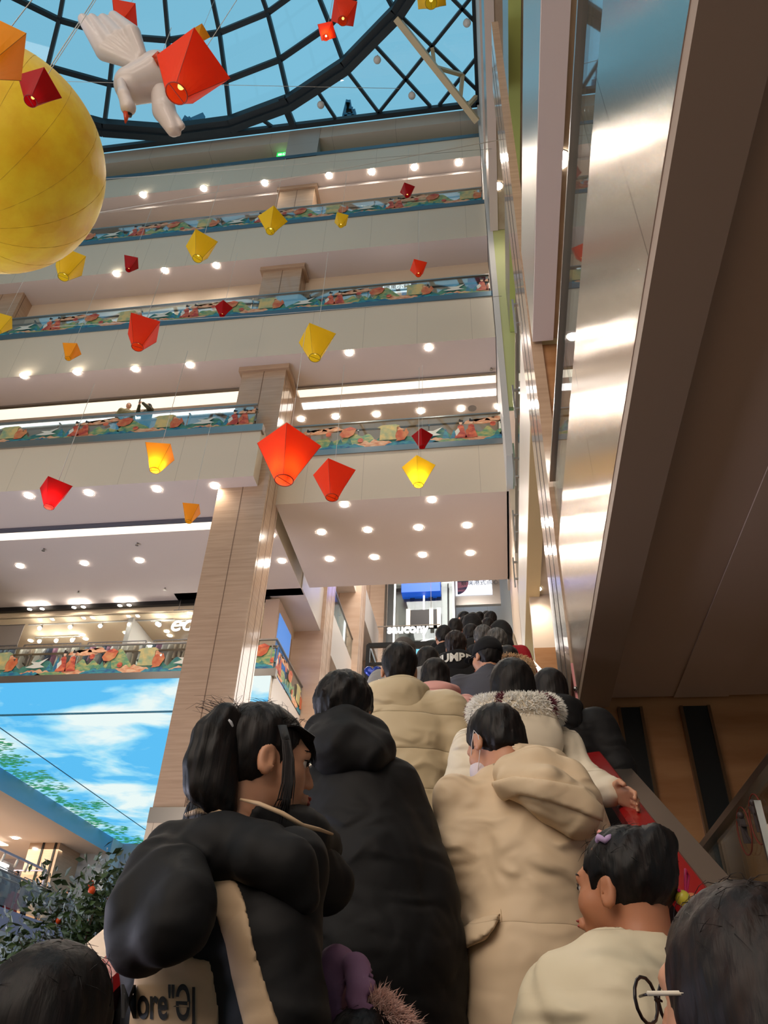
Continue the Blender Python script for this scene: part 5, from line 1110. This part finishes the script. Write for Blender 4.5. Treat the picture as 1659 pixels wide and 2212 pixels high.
def fur(parent, pts_fn, n, L_, m, name='fur_trim', seed=1, rad=.0016):
    """tufts: pts_fn(rng) -> (point, normal, material index)"""
    rr = random.Random(seed); b = MB()
    for k in range(n):
        p, nn, mi = pts_fn(rr); t = Vector((rr.gauss(0, .35), rr.gauss(0, .35), rr.gauss(-.1, .35))); d_ = (nn + t).normalized(); l = L_ * rr.uniform(.6, 1.15); s = d_.cross(Vector((rr.random(), rr.random(), rr.random()))).normalized() * rad; s2 = d_.cross(s).normalized() * rad
        e = p + d_ * l + Vector((0, 0, -.15 * l)); md = p + d_ * l * .55
        k0 = len(b.v); b.add([p + s, p - s * .5 + s2, p - s * .5 - s2, md + s * .7, md - s * .35 + s2 * .7, md - s * .35 - s2 * .7, e], [(0, 1, 4, 3), (1, 2, 5, 4), (2, 0, 3, 5), (3, 4, 6), (4, 5, 6), (5, 3, 6)], mi)
    o = b.build(name, m, parent); o['kind'] = 'stuff'; return o
def cap_hat(ctx, m, peak=True, beanie=False):
    M = ctx['M']; q = sd_ball((0, -.018, .04), .108, (.90, 1.04, 1.02)); q = (lambda f: lambda X, Y_, Z: -smin(-f(X, Y_, Z), -((.015 if not beanie else .0) - Z), .01))(q)
    fs = [q]
    if peak: fs.append((sd_ball((0, .125, .025), .085, (.9, .85, .12)), .015))
    if beanie: fs.append((sd_torus((0, -.018, .01), .088, .016, 0, (.92, 1.06)), .01))
    hc = M @ Vector((0, 0, 0)); blob('cap', framed(union(fs, .01), M), tuple(hc - Vector((.26, .26, .2))), tuple(hc + Vector((.26, .26, .25))), min(ctx['cell'], .012), m, ctx['r'])
def glasses(ctx, m, hs=1.0, parent=None):
    b = MB()
    for sx in (-1, 1):
        b.tube([(sx * .034 + .027 * hs * math.cos(t * .4488), .108 + .003 * hs, .002 + .022 * hs * math.sin(t * .4488)) for t in range(15)], .002 * hs, 5, caps=False); b.tube([(sx * .058, .108, .004), (sx * .078, .09, .004), (sx * .082, .0, .002), (sx * .08, -.02, -.015)], .0018, 5)
    b.tube([(-.01, .11, .004), (0, .112, .007), (.01, .11, .004)], .0016, 5); o = b.build('glasses', m, ctx['r']); o.matrix_local = ctx['M']; return o
def on_coat(ctx, region, name, m, d=.004, cell=None):
    f = inter(offset(ctx['cfun'], d), region, .003); f2 = cut(f, offset(ctx['cfun'], -.012), .001)
    return blob(name, f2, ctx['clo'], ctx['chi'], cell or ctx['cell'], m, ctx['coat'], one=True)

# --- nearest row
def poly_region(c, poly, front=None):
    """signed distance (metres) to an outline drawn on the garment, taken in the person's own space"""
    rl = c['root']; R = c['Rt'].transposed(); n = len(poly); Pg = np.array(poly, float)
    def f(X, Y, Z):
        wx = R[0][0] * X + R[0][1] * Y + rl.x; wy = R[1][0] * X + R[1][1] * Y + rl.y; wz = Z + rl.z
        cx_ = RW[0][0] * wx + RW[1][0] * wy + RW[2][0] * wz; cy_ = RW[0][1] * wx + RW[1][1] * wy + RW[2][1] * wz; cz_ = RW[0][2] * wx + RW[1][2] * wy + RW[2][2] * wz
        cz_ = np.maximum(cz_, .1); uu = 829.5 + F_PX * cx_ / cz_; vv = 1106 + F_PX * cy_ / cz_; d2 = np.full(X.shape, 1e9); ins = np.zeros(X.shape, bool)
        for i in range(n):
            a = Pg[i]; b = Pg[(i + 1) % n]; e = b - a; wx_, wy_ = uu - a[0], vv - a[1]; t = np.clip((wx_ * e[0] + wy_ * e[1]) / (e @ e), 0, 1); d2 = np.minimum(d2, (wx_ - e[0] * t) ** 2 + (wy_ - e[1] * t) ** 2)
            cond = (a[1] <= vv) != (b[1] <= vv); xi = a[0] + (vv - a[1]) * e[0] / (e[1] if e[1] else 1e-9); ins ^= cond & (uu < xi)
        s_ = np.where(ins, -1, 1) * np.sqrt(d2) * cz_ / F_PX
        return s_ if front is None else np.maximum(s_, wy - front)
    return f
def p1_extra(c):
    M = c['M']; caps, loc = c['caps'], c['loc']
    on_coat(c, poly_region(c, [(433, 1915), (492, 1873), (512, 1905), (530, 1950), (548, 2040), (575, 2130), (612, 2240), (618, 2320), (560, 2320), (525, 2212), (500, 2110), (487, 2040), (465, 1975)], c['root'].y + .1), 'sleeve_stripe', C_TAN, .005, .007)
    bp = on_coat(c, poly_region(c, [(296, 2064), (380, 2062), (455, 2072), (470, 2150), (480, 2320), (270, 2320), (280, 2200)], c['root'].y + .12), 'back_panel', C_TAN, .005, .008)
    q = caps([[(455, 1770, 1.70, 62), (540, 1780, 1.64, 66)], [(540, 1780, 1.64, 66), (650, 1810, 1.70, 58)], [(650, 1810, 1.70, 58), (700, 1830, 1.80, 42)]]); lo, hi = c['bounds']([[(455, 1770, 1.70, 62), (540, 1780, 1.64, 66), (650, 1810, 1.7, 58), (700, 1830, 1.80, 42)]])
    hole = framed(sd_cap((0, -.03, -.16), (0, .03, .1), .068, .095), M)
    cf_ = creases(cut(union(q, .03), hole, .012), .004, 12, 3); blob('collar', cf_, lo, hi, .008, C_BLACK, c['r'])
    b = MB(); b.tube([loc(520, 1727, 1.57), loc(560, 1736, 1.53), loc(610, 1757, 1.52), (loc(655, 1784, 1.54)), loc(690, 1792, 1.60), loc(718, 1802, 1.66)], [.003, .0045, .005, .005, .004, .003], 6)
    b.tube([loc(402, 1760, 1.60), loc(430, 1751, 1.57), loc(465, 1752, 1.56), loc(500, 1762, 1.545)], [.004, .006, .006, .003], 6); b.build('collar_piping', C_TAN, c['r'])
    t = text('back_lettering', 'More"\u018fJ', .072, (0, -.9, 0), (1, 0, 0), (.0, 0, 1), mat('black_print', rgb(18, 16, 18), .6), c['coat'], 0, bold=.0015, scale_x=.8)
    bv = BVHTree.FromPolygons([v.co[:] for v in bp.data.vertices], [p.vertices[:] for p in bp.data.polygons]); Rt = c['Rt']; cl = Rt @ (Vector((0, 0, 0)) - c['root'])
    for v in t.data.vertices:   # printed on the panel surface
        uu = 342 + v.co.x * 800; vv = 2200 - v.co.z * 1400 + v.co.x * 30; dr = (loc(uu, vv, 2.0) - cl).normalized(); h = bv.ray_cast(cl, dr)
        v.co = (h[0] if h[0] is not None else loc(uu, vv, 1.5)) - dr * .003
    MB().tube([loc(492 + 9 * math.cos(a_), 1574 + 17 * math.sin(a_), 1.56 + .01 * math.sin(a_)) for a_ in [2 * math.pi * i / 14 for i in range(15)]], .0045, 6, caps=False).build('hair_tie', mat('white_tie', rgb(230, 230, 235), .5), c['r'])
    # ponytail rising from the crown and falling behind
    pt = [[(515, 1580, 1.60, 26), (488, 1552, 1.58, 26), (455, 1590, 1.56, 34), (432, 1650, 1.55, 30), (432, 1700, 1.55, 26), (455, 1740, 1.56, 12)], [(485, 1560, 1.6, 24), (470, 1640, 1.57, 40), (470, 1700, 1.57, 36), (490, 1745, 1.58, 22)]]
    lo, hi = c['bounds'](pt); f_ = union(caps(pt), .01)
    def st(X, Y, Z): return f_(X, Y, Z) + .0009 * (np.sin(X * 300 + Z * 30) + np.sin(X * 190 - Z * 20 + Y * 150))
    blob('ponytail', st, lo, hi, .0045, HAIR, c['r'])
    rr = random.Random(4); b = MB()
    for k in range(90):   # loose wisps at the crown and down the ponytail
        if k < 45: a0 = (rr.uniform(470, 520), rr.uniform(1525, 1560)); a1 = (a0[0] + rr.uniform(-60, 25), a0[1] + rr.uniform(-30, -8)); a2 = (a1[0] + rr.uniform(-40, 20), a1[1] + rr.uniform(-12, 18))
        else: a0 = (rr.uniform(405, 470), rr.uniform(1600, 1740)); a1 = (a0[0] - rr.uniform(0, 14), a0[1] + 40); a2 = (a1[0] + rr.uniform(-8, 12), a1[1] + 50)
        b.tube([loc(*a0, 1.57), loc(*a1, 1.56), loc(*a2, 1.57)], [.0007, .0005, .0002], 3, caps=False)
    for k in range(60): x = rr.uniform(555, 650); b.tube([loc(x, 1562 + abs(x - 600) * .12, 1.60), loc(x + rr.uniform(-22, 22), 1548 + abs(x - 600) * .12, 1.60), loc(x + rr.uniform(-40, 40), 1556 + abs(x - 600) * .2, 1.60)], [.0006, .0005, .0002], 3, caps=False)
    b.build('wisps', HAIR, c['r'])['kind'] = 'stuff'
    b = MB()
    for k in range(230):   # fringe over the brow, side lock before the ear
        q = rr.gauss(0, 1); q2 = rr.gauss(0, 1)
        if k < 130: x = 642 + 15 * q; b.tube([loc(612 + 5 * q, 1566 + abs(q2) * 2, 1.60), loc((612 + x) / 2, 1568 + q2 * 2, 1.62), loc(x, 1582 + abs(q) * 4, 1.64), loc(653 + 9 * q, 1602, 1.66), loc(662 + 8 * q, 1624, 1.67), loc(669 + 6 * q, 1644 + 10 * q2, 1.68)], [.002, .0024, .0024, .002, .0014, .0003], 4)
        else: b.tube([loc(610 + 3 * q, 1567, 1.58), loc(619 + 3 * q, 1600, 1.565), loc(624 + 4 * q, 1640, 1.56), loc(624 + 5 * q, 1690, 1.56), loc(618 + 6 * q, 1725, 1.565), loc(612 + 8 * q, 1745 + 16 * q2, 1.57)], [.002, .0024, .0022, .0018, .0012, .0003], 4)
    b.build('fringe', HAIR, c['r'])['kind'] = 'stuff'
    MB().ball(tuple(loc(672, 1953, 1.50)), .007, 6).build('snap_button', mat('gold_snap', rgb(200, 160, 90), .25, 1), c['r'])
person(572, 1648, 1.66, 'person in a black jacket with beige stripes, high ponytail and face turned aside', C_BLACK, yaw=-.62, hy=-.55, hp=-.06, hair='crop', cell=.009, extra=p1_extra, face=True, wr=.003, crease=.003,
    arms={'r': (('px', 605, 2080, 1.60), ('px', 625, 2330, 1.70))},
    vol=[[(475, 1935, 1.66, 140), (455, 2080, 1.66, 172), (450, 2420, 1.68, 200)], [(592, 1890, 1.62, 84), (592, 2030, 1.54, 98), (605, 2200, 1.54, 104), (620, 2420, 1.60, 112)], [(640, 1860, 1.72, 80), (700, 1905, 1.80, 70)], [(370, 1890, 1.66, 84), (350, 2010, 1.66, 92), (340, 2100, 1.68, 70)]],
    hoodvol=[[(380, 1845, 1.58, 70), (480, 1832, 1.54, 66), (570, 1840, 1.52, 66)], [(348, 1885, 1.50, 76), (316, 1965, 1.44, 78), (302, 2030, 1.42, 66)], [(305, 2020, 1.42, 62), (365, 2010, 1.36, 60), (405, 2005, 1.36, 54)], [(380, 1900, 1.44, 76), (395, 1950, 1.38, 70)], [(560, 1850, 1.48, 62), (625, 1870, 1.48, 56), (655, 1940, 1.50, 38)]])
person(745, 1546, 2.45, 'person in a long black down coat whose tall hood hides the neck', C_BLACK, yaw=-.1, hair='bushy', hp=.12, cell=.011, length='long', crease=.003,
    arms={'r': (('px', 925, 1920, 2.40), ('px', 950, 2120, 2.50)), 'l': (('px', 685, 1900, 2.40), ('px', 690, 2100, 2.5))},
    vol=[[(790, 1750, 2.42, 125), (800, 1900, 2.40, 150), (815, 2080, 2.40, 178), (830, 2420, 2.45, 215)], [(720, 1720, 2.45, 75), (860, 1735, 2.5, 62)], [(880, 1760, 2.44, 50, .010, 2), (922, 1920, 2.38, 62, .010, 2), (940, 2060, 2.40, 64, .010, 1), (950, 2180, 2.45, 52)], [(705, 1760, 2.45, 66), (680, 1900, 2.40, 68), (690, 2060, 2.40, 66)]],
    hoodvol=[[(700, 1588, 2.40, 46), (745, 1572, 2.34, 44), (800, 1592, 2.38, 44)], [(698, 1612, 2.34, 46), (745, 1615, 2.30, 56), (812, 1622, 2.34, 46)], [(715, 1628, 2.30, 40), (800, 1632, 2.28, 40)]])
def p8_extra(c):
    caps, loc, M = c['caps'], c['loc'], c['M']
    on_coat(c, poly_region(c, [(1045, 1908), (1100, 1911), (1240, 1908), (1330, 1908), (1330, 1933), (1100, 1934), (1000, 1930), (1000, 1905)], c['root'].y + .2), 'waist_band', C_CREAM, .008, .009)
    on_coat(c, poly_region(c, [(1080, 1935), (1083, 1935), (1089, 2100), (1088, 2380), (1083, 2380), (1084, 2100)], c['root'].y + .1), 'back_seam', mat('cream_piping', rgb(186, 160, 124), .7), .003, .008)
    reg = poly_region(c, [(1084, 1970), (1078, 1992), (1052, 2030), (1012, 2046), (976, 2082), (972, 2052), (990, 2008), (1020, 1984)], c['root'].y + .2)
    f_ = cut(inter(offset(c['cfun'], .030), reg, .012), offset(c['cfun'], -.01), .001); blob('pocket_flap', creases(f_, .004, 24, 2), c['clo'], c['chi'], .009, C_CREAM, c['coat'], one=True)
    reg = poly_region(c, [(1056, 1690), (1062, 1735), (1078, 1758), (1092, 1730), (1122, 1716), (1190, 1732), (1262, 1758), (1302, 1776), (1306, 1745), (1262, 1700), (1180, 1684), (1110, 1676)], c['root'].y + .1)
    f_ = cut(inter(offset(c['hfun'], .012), reg, .006), offset(c['hfun'], -.01), .001); blob('hood_flap', f_, *c['hb'], .008, C_CREAM, c['hood'], one=True)
    blob('face_mask', framed(cut(sd_ball((0, .062, -.062), .062, (1.02, .95, 1.0)), sd_ball((0, .05, -.05), .052, (1, .9, 1.0)), .002), M), tuple(M @ Vector((0, .06, -.06)) - Vector((.1, .1, .1))), tuple(M @ Vector((0, .06, -.06)) + Vector((.1, .1, .1))), .006, mat('pale_mask', rgb(222, 210, 215), .7), c['r'])
    b = MB()
    for sx in (-1, 1): b.tube([(sx * .058, .07, -.035), (sx * .08, .02, .0), (sx * .088, -.012, .022), (sx * .09, -.024, -.01), (sx * .078, .0, -.05), (sx * .056, .06, -.085)], .0016, 4)
    o = b.build('mask_straps', mat('strap_white', rgb(240, 235, 235), .6), c['r']); o.matrix_local = M
    h_ = c['A']['l'][2]; MB().box((-.036, -.004, -.075), (.036, .005, .075)).build('phone', M_BLACK, c['r'], loc=(h_.x + .06, h_.y + .09, h_.z + .04), bevel=.004)
person(1068, 1596, 2.5, 'person in a long cream down coat with a face mask, head bowed', C_CREAM, yaw=.12, hy=.62, hp=-.42, hr=.05, hair='short', cell=.009, length='long', extra=p8_extra, crease=.0018, wr=.002,
    arms={'l': (('px', 1003, 1845, 2.44), ('px', 1055, 1800, 2.75)), 'r': (('px', 1290, 1880, 2.5), ('px', 1200, 1850, 2.8))},
    vol=[[(1160, 1755, 2.46, 120), (1155, 1890, 2.44, 134), (1150, 1922, 2.44, 126), (1150, 2080, 2.44, 160), (1150, 2440, 2.46, 205)], [(1085, 1715, 2.47, 66), (1215, 1720, 2.5, 66)], [(1038, 1742, 2.46, 56, .012, 2), (1003, 1835, 2.42, 62, .012, 2), (1012, 1890, 2.44, 50), (1060, 1850, 2.62, 48)], [(1258, 1760, 2.5, 50), (1295, 1880, 2.48, 58), (1250, 1930, 2.56, 54)], [(1110, 1650, 2.44, 46), (1190, 1660, 2.5, 46)]],
    hoodvol=[[(1105, 1672, 2.34, 40), (1160, 1662, 2.32, 46), (1220, 1688, 2.34, 46), (1262, 1730, 2.32, 40)], [(1110, 1690, 2.28, 36), (1180, 1705, 2.24, 48), (1245, 1745, 2.26, 46)], [(1200, 1735, 2.26, 46), (1248, 1768, 2.26, 44)]])
def p9_extra(c):
    M = c['M']; hs = .90
    b = MB()
    for p, m_ in (((-.062, .0, .085), mat('lilac_band', rgb(190, 160, 205), .6)), ((.035, .045, .118), mat('salmon_band', rgb(230, 150, 140), .6))):
        p = Vector(p) * hs * 1.06
        MB().tube([M @ (p + Vector((.012 * math.cos(t), .012 * math.sin(t), .004 * math.sin(3 * t)))) for t in [2 * math.pi * i / 12 for i in range(13)]], .0065, 6, caps=False).build('hair_band', m_, c['r'])
    q = Vector((.05, -.118, -.015)) * hs
    for i, (o, col) in enumerate((((-.016, 0, 0), 'yellow_bead'), ((.016, -.004, 0), 'peach_bead'), ((0, -.006, -.028), 'peach_bead'))):
        MB().ball(tuple(M @ (q + Vector(o))), .0145, 8).build('bead', mat(col, rgb(214, 200, 70) if 'yellow' in col else rgb(240, 150, 100), .35), c['r'])
    MB().tube([M @ (q + Vector(v_)) for v_ in ((0, 0, .0), (.014, -.002, .03), (.024, -.002, .045), (.012, -.002, .055), (.004, -.002, .035), (0, 0, 0), (-.03, 0, .012))], .0028, 6).build('bead_cord', mat('hot_pink_cord', rgb(225, 40, 110), .5), c['r'])
    b = MB()
    for pts in (((-.07, .03, .07), (-.03, .01, .118), (.0, -.01, .124)), ((.0, -.01, .124), (-.04, -.04, .112), (-.075, -.035, .06), (-.08, -.02, .02)), ((0, -.01, .124), (.04, .03, .11))): b.tube([M @ (Vector(p) * hs * 1.008) for p in pts], .0018, 4)
    b.build('parting', mat('scalp', rgb(150, 105, 82), .6), c['r'])
person(1345, 1925, 1.50, 'child in an ivory quilted coat with tied hair, bead clip and lilac band', C_IVCH, yaw=.25, hy=.75, hp=.05, hair='bun', skin=SKIN2, child=True, cell=.008, extra=p9_extra, face=True, crease=.007,
    vol=[[(1335, 2130, 1.46, 110), (1330, 2240, 1.44, 165), (1330, 2460, 1.46, 215)], [(1215, 2160, 1.48, 74), (1330, 2112, 1.46, 72), (1440, 2130, 1.50, 76)], [(1195, 2200, 1.47, 82, .010, 2), (1170, 2400, 1.48, 90)], [(1460, 2190, 1.5, 76, .01, 2), (1490, 2380, 1.5, 84)], [(1310, 2070, 1.46, 40), (1390, 2066, 1.47, 42)]])
def p10_extra(c):
    glasses(c, mat('dark_tortoise', rgb(30, 20, 22), .3), 1.15)
    for sx in (-1, 1):
        o = MB().tube([(sx * .0785, .088, .005), (sx * .083, .01, .003)], .0028, 5).build('temple_arm', mat('ivory_plastic', rgb(222, 208, 186), .4), c['r']); o.matrix_local = c['M']
person(1612, 2165, .92, 'person at the lower right edge with dark parted hair and dark-rimmed glasses', C_BLK2, yaw=.2, hy=.80, hp=.0, hair='curtain', hm=HAIRB, cell=.012, extra=p10_extra)
def p11_extra(c):
    M = c['M']; o = Vector((.078, -.0, -.015)); b = MB()
    for k in range(6):
        a = k * math.pi / 3; b.ball(tuple(M @ (o + Vector((.02, (.022 * math.cos(a) - .02), .022 * math.sin(a))))), .0145, 6, 0, sc=(.6, 1, 1))
    b.ball(tuple(M @ (o + Vector((.034, -.02, 0)))), .009, 6, 1); b.ball(tuple(M @ (o + Vector((.03, -.03, -.012)))), .006, 5, 1)
    b.build('flower_hair_clip', [mat('petal_white', rgb(226, 224, 205), .5), mat('petal_green', rgb(160, 190, 60), .5)], c['r'])
person(100, 2262, .98, 'child with dark hair and white flower clip at the lower left corner', C_BLK2, yaw=-.1, hair='long', child=True, cell=.012, extra=p11_extra, H=None)
def p12_extra(c):
    loc = c['loc']; P_ = [loc(u_, v_, d_) for u_, v_, d_ in ((812, 2165, 1.34), (838, 2190, 1.34), (868, 2215, 1.34), (890, 2260, 1.34))]; ctr = loc(790, 2280, 1.4)
    def pf(rr):
        t = rr.uniform(0, 2.999); i_ = int(t); p = P_[i_].lerp(P_[i_ + 1], t - i_) + Vector((rr.gauss(0, .008), rr.gauss(0, .008), rr.gauss(0, .008))); return p, (p - ctr).normalized(), 0
    fur(c['r'], pf, 2600, .03, FURD, rad=.0008)
person(800, 2330, 1.38, 'child in a mauve jacket with pinkish fur edging, low in front of black coats', C_PURPLE, yaw=-.3, hp=-.1, hair='short', child=True, cell=.010, extra=p12_extra, crease=.009,
    arms={'l': (('px', 730, 2250, 1.4), ('px', 740, 2450, 1.45))},
    vol=[[(728, 2088, 1.42, 46), (715, 2160, 1.42, 60), (725, 2400, 1.45, 86)], [(768, 2094, 1.38, 36), (790, 2172, 1.36, 50), (800, 2290, 1.38, 76), (810, 2420, 1.4, 96)]])
def p6_extra(c):
    zs = c['zs']; cx, cy, cz = 0, -.085, zs + .075
    q = [sd_torus((cx, cy, cz), .125, .050, .30, (1.0, .95)), (sd_ball((0, -.17, zs - .06), .13, (1.3, .62, 1.1)), .05)]
    blob('hood', union(q, .03), (-.36, -.42, zs - .28), (.36, .2, zs + .3), .013, C_WHITE, c['r'])
    def pf(rr):
        t = rr.uniform(0, 2 * math.pi); s = rr.uniform(0, 2 * math.pi); R_ = .125; ct, st = math.cos(.30), math.sin(.30)
        x = (R_ + .052 * math.cos(s)) * math.cos(t); y = (R_ + .052 * math.cos(s)) * math.sin(t); z = .052 * math.sin(s)
        n = Vector((math.cos(s) * math.cos(t), math.cos(s) * math.sin(t), math.sin(s)))
        R3 = Matrix.Rotation(.30, 3, 'X'); p = R3 @ Vector((x, y, z)); n = R3 @ n
        mi = 1 if abs((t * 1.0) % 1.25 - .6) < .09 and rr.random() < .85 else 0
        return Vector((p.x + cx, p.y * .95 + cy, p.z + cz)), n, mi
    fur(c['r'], pf, 12000, .026, [FURW, FURP], rad=.0024)
person(1108, 1495, 3.1, 'person with long black hair in an ivory coat with fur-trimmed hood, hand on rail', C_WHITE, yaw=0, hair='long', hp=.1, cell=.011, extra=p6_extra, crease=.007,
    vol=[[(1115, 1680, 3.08, 100), (1110, 1820, 3.08, 112), (1110, 2000, 3.1, 125)], [(1035, 1650, 3.1, 52), (1190, 1650, 3.1, 50)], [(1015, 1680, 3.06, 50, .012, 2), (990, 1790, 3.05, 54, .012, 2), (1010, 1880, 3.1, 44)], [(1205, 1665, 3.06, 46, .012, 2), (1262, 1695, 3.0, 45, .012, 2), (1318, 1704, 2.93, 32)]],
    arms={'r': (('px', 1262, 1697, 3.0), ('px', 1318, 1712, 2.93))})
person(862, 1447, 3.75, 'person in a beige down jacket with short black hair beside the blue heart balloons', C_BEIGE, yaw=-.05, hy=.25, hair='short', hp=.05, cell=.012, wid=1.2, sh=1.2, rows=3, puff=.008, hood='down', extra=lambda c: glasses(c, mat('thin_metal', rgb(160, 150, 140), .3, .8)))
person(942, 1470, 4.6, 'person in a pink quilted jacket with black bobbed hair', C_PINK, yaw=-.1, hair='bob', cell=.015, wid=1.0, hood='down')
def p5_extra(c): cap_hat(c, C_BLK2); glasses(c, M_BLACK)
person(1050, 1422, 5.2, 'person in a slate grey jacket and black cap glancing to the side', C_GREY, yaw=.0, hy=.75, hair='crop', cell=.014, wid=1.1, puff=.0, extra=p5_extra, face=True)
person(1190, 1500, 3.95, 'person in a black coat with long black hair at the right handrail', C_BLACK, yaw=-.1, hair='long', cell=.015, wid=1.15, sh=1.15, hood='down')
person(873, 1417, 6.1, 'person wearing a round grey knitted cap behind the beige jacket', C_LG, hair='crop', cell=.018, extra=lambda c: cap_hat(c, cloth('grey_knit', rgb(96, 90, 86), .9), False, True), hood='down')
person(925, 1436, 5.6, 'person with dark bobbed hair in a grey coat between grey cap and pink jacket', C_LG, hair='bob', cell=.018, hood='down')
def p14_extra(c):
    t = text('back_lettering', 'NUMBER', .10, (0, -.6, c['zs'] - .03), (1, 0, 0), (0, 0, 1), mat('cream_print', rgb(225, 222, 210), .6), c['r'], 0, bold=.004)
    co = [o for o in c['r'].children if o.name.startswith(('coat', 'hood'))]; bvs = [BVHTree.FromPolygons([v.co[:] for v in o.data.vertices], [p.vertices[:] for p in o.data.polygons]) for o in co]
    for q in (t,):
        for v in q.data.vertices:
            ys = [h[0].y for h in (bv.ray_cast(Vector((v.co.x, -.8, v.co.z)), Vector((0, 1, 0))) for bv in bvs) if h[0] is not None]; v.co.y = (min(ys) if ys else -.25) - .008
person(985, 1398, 6.6, 'person in a black jacket lettered NUMBER across the shoulders', C_BLK2, hair='bushy', hm=HAIRB, cell=.016, wid=1.15, sh=1.15, hood='down', extra=p14_extra, hp=.15)
FARP = [(958, 1378, 8.0, 'person with black hair and visible ear left of the lettered jacket', 'short', C_BLK2, None, .3), (1018, 1374, 8.3, 'person in a black coat with pale grey shoulder line on the upper escalator', 'short', C_BLACK, 'down', 0),
        (1045, 1382, 7.3, 'person with greying hair behind the black cap', 'bushy', C_BLK2, 'down', 0), (1072, 1392, 6.6, 'person with greying bushy hair directly right of the black cap', 'bushy', C_CREAM, 'down', .2),
        (1080, 1372, 8.4, 'person in a red jacket and black hood near the right rail', None, C_RED, 'up', .3), (984, 1360, 9.0, 'person with round black hair on the upper left of the queue', 'short', C_BLK2, 'down', 0),
        (1004, 1352, 9.8, 'person with dark hair beside the orange collar high on the escalator', 'short', C_RED, None, .9), (1020, 1353, 9.6, 'person in a black hood high in the middle of the queue', None, C_BLACK, 'up', 0),
        (1052, 1356, 10.2, 'person with long dark hair high on the escalator, near the ivory jacket', 'long', C_BLK2, None, .4), (1000, 1339, 11.5, 'person with black hair in profile at the top left of the queue', 'short', C_GREY, None, .9),
        (1036, 1339, 12.4, 'person at the very top of the queue, upper middle', 'bob', C_BLK2, None, 0), (1058, 1341, 10.6, 'person in an ivory jacket with black hair near the top of the queue', 'short', C_WHITE, 'down', .5),
        (1052, 1336, 13.4, 'person with dark hair standing farthest up the queue', 'short', C_BLK2, None, 0), (1022, 1342, 11.6, 'person with brown hair just below the top of the queue', 'bob', C_OLIVE, None, 0),
        (1098, 1432, 5.9, 'person in a tan jacket with fluffy fur hood by the right rail', None, C_TAN, 'down', 0)]
for i, (u, v, d, lab, hr_, co, hd, hy) in enumerate(FARP):
    ex = None
    if 'fluffy' in lab:
        def ex(c):
            zs = c['zs']
            def pf(rr):
                t = rr.uniform(0, 2 * math.pi); s = rr.uniform(0, 2 * math.pi); p = Vector(((.13 + .05 * math.cos(s)) * math.cos(t), (.12 + .05 * math.cos(s)) * math.sin(t) - .08, zs + .08 + .055 * math.sin(s))); return p, Vector((math.cos(s) * math.cos(t), math.cos(s) * math.sin(t), math.sin(s))), 0
            fur(c['r'], pf, 2500, .035, FURT, rad=.003)
    person(u, v, d, lab, co, hair=hr_ or 'bob', hood=hd, hoodm=C_BLACK if 'red jacket' in lab else None, hy=hy, cell=.024, wid=1.1, hm=HAIRG if 'greying' in lab else (HAIRB if 'brown' in lab else HAIR), extra=ex, foot=None if d < 12 else 5.0, H=None)
# --- people on the gallery above
w = at_y(278, 884, 18.3)
def gal(u, v, lab, coat, **kw):
    y = kw.pop('y', 17.82); w = at_y(u, v, y); d = (Vector(RW[:, 2]).dot(w) if False else float(np.array(w) @ RW[:, 2]))
    return person(u, v, d, lab, coat, cell=.024, foot=kw.pop('foot', 17.04), **kw)
gal(278, 877, 'person in a light olive jacket looking over the gallery railing', cloth('light_olive', rgb(120, 108, 72), .8), yaw=math.pi + .5, hair='crop')
gal(321, 878, 'person in a dark olive coat holding up a phone at the gallery railing', C_OLIVE, yaw=math.pi - .5, hair='bob', arms={'l': ((-.30, .14, 1.26), (-.10, .30, 1.48)), 'r': ((.28, .16, 1.26), (.08, .30, 1.48))},
    extra=lambda c: MB().box((-.04, .37, 1.50), (.04, .385, 1.66)).build('phone', M_BLACK, c['r']))
# --- people behind the lower left railing
def low(u, v, x, lab, coat, **kw):
    w = at_x(u, v, x); d = float(np.array(w) @ RW[:, 2]); return person(u, v, d, lab, coat, cell=.03, foot=5.16, H=max(1.4, w.z - 5.16 + .12), **kw)
low(13, 1902, -20.9, 'person in a pale grey jacket bending behind the lower left railing', C_LG, yaw=math.pi / 2 + .3, hp=-.5)
low(36, 1887, -21.6, 'person in a dark top looking at clothes in the lower left shop', C_GREY, yaw=math.pi)
low(62, 1925, -20.8, 'person in a black jacket leaning against the lower left railing', C_BLK2, yaw=math.pi / 2, hood='down')
low(147, 1930, -20.8, 'person in a dark blue jacket walking past the lit letters, lower left', cloth('navy_cloth', rgb(35, 42, 62), .8), yaw=2.6)
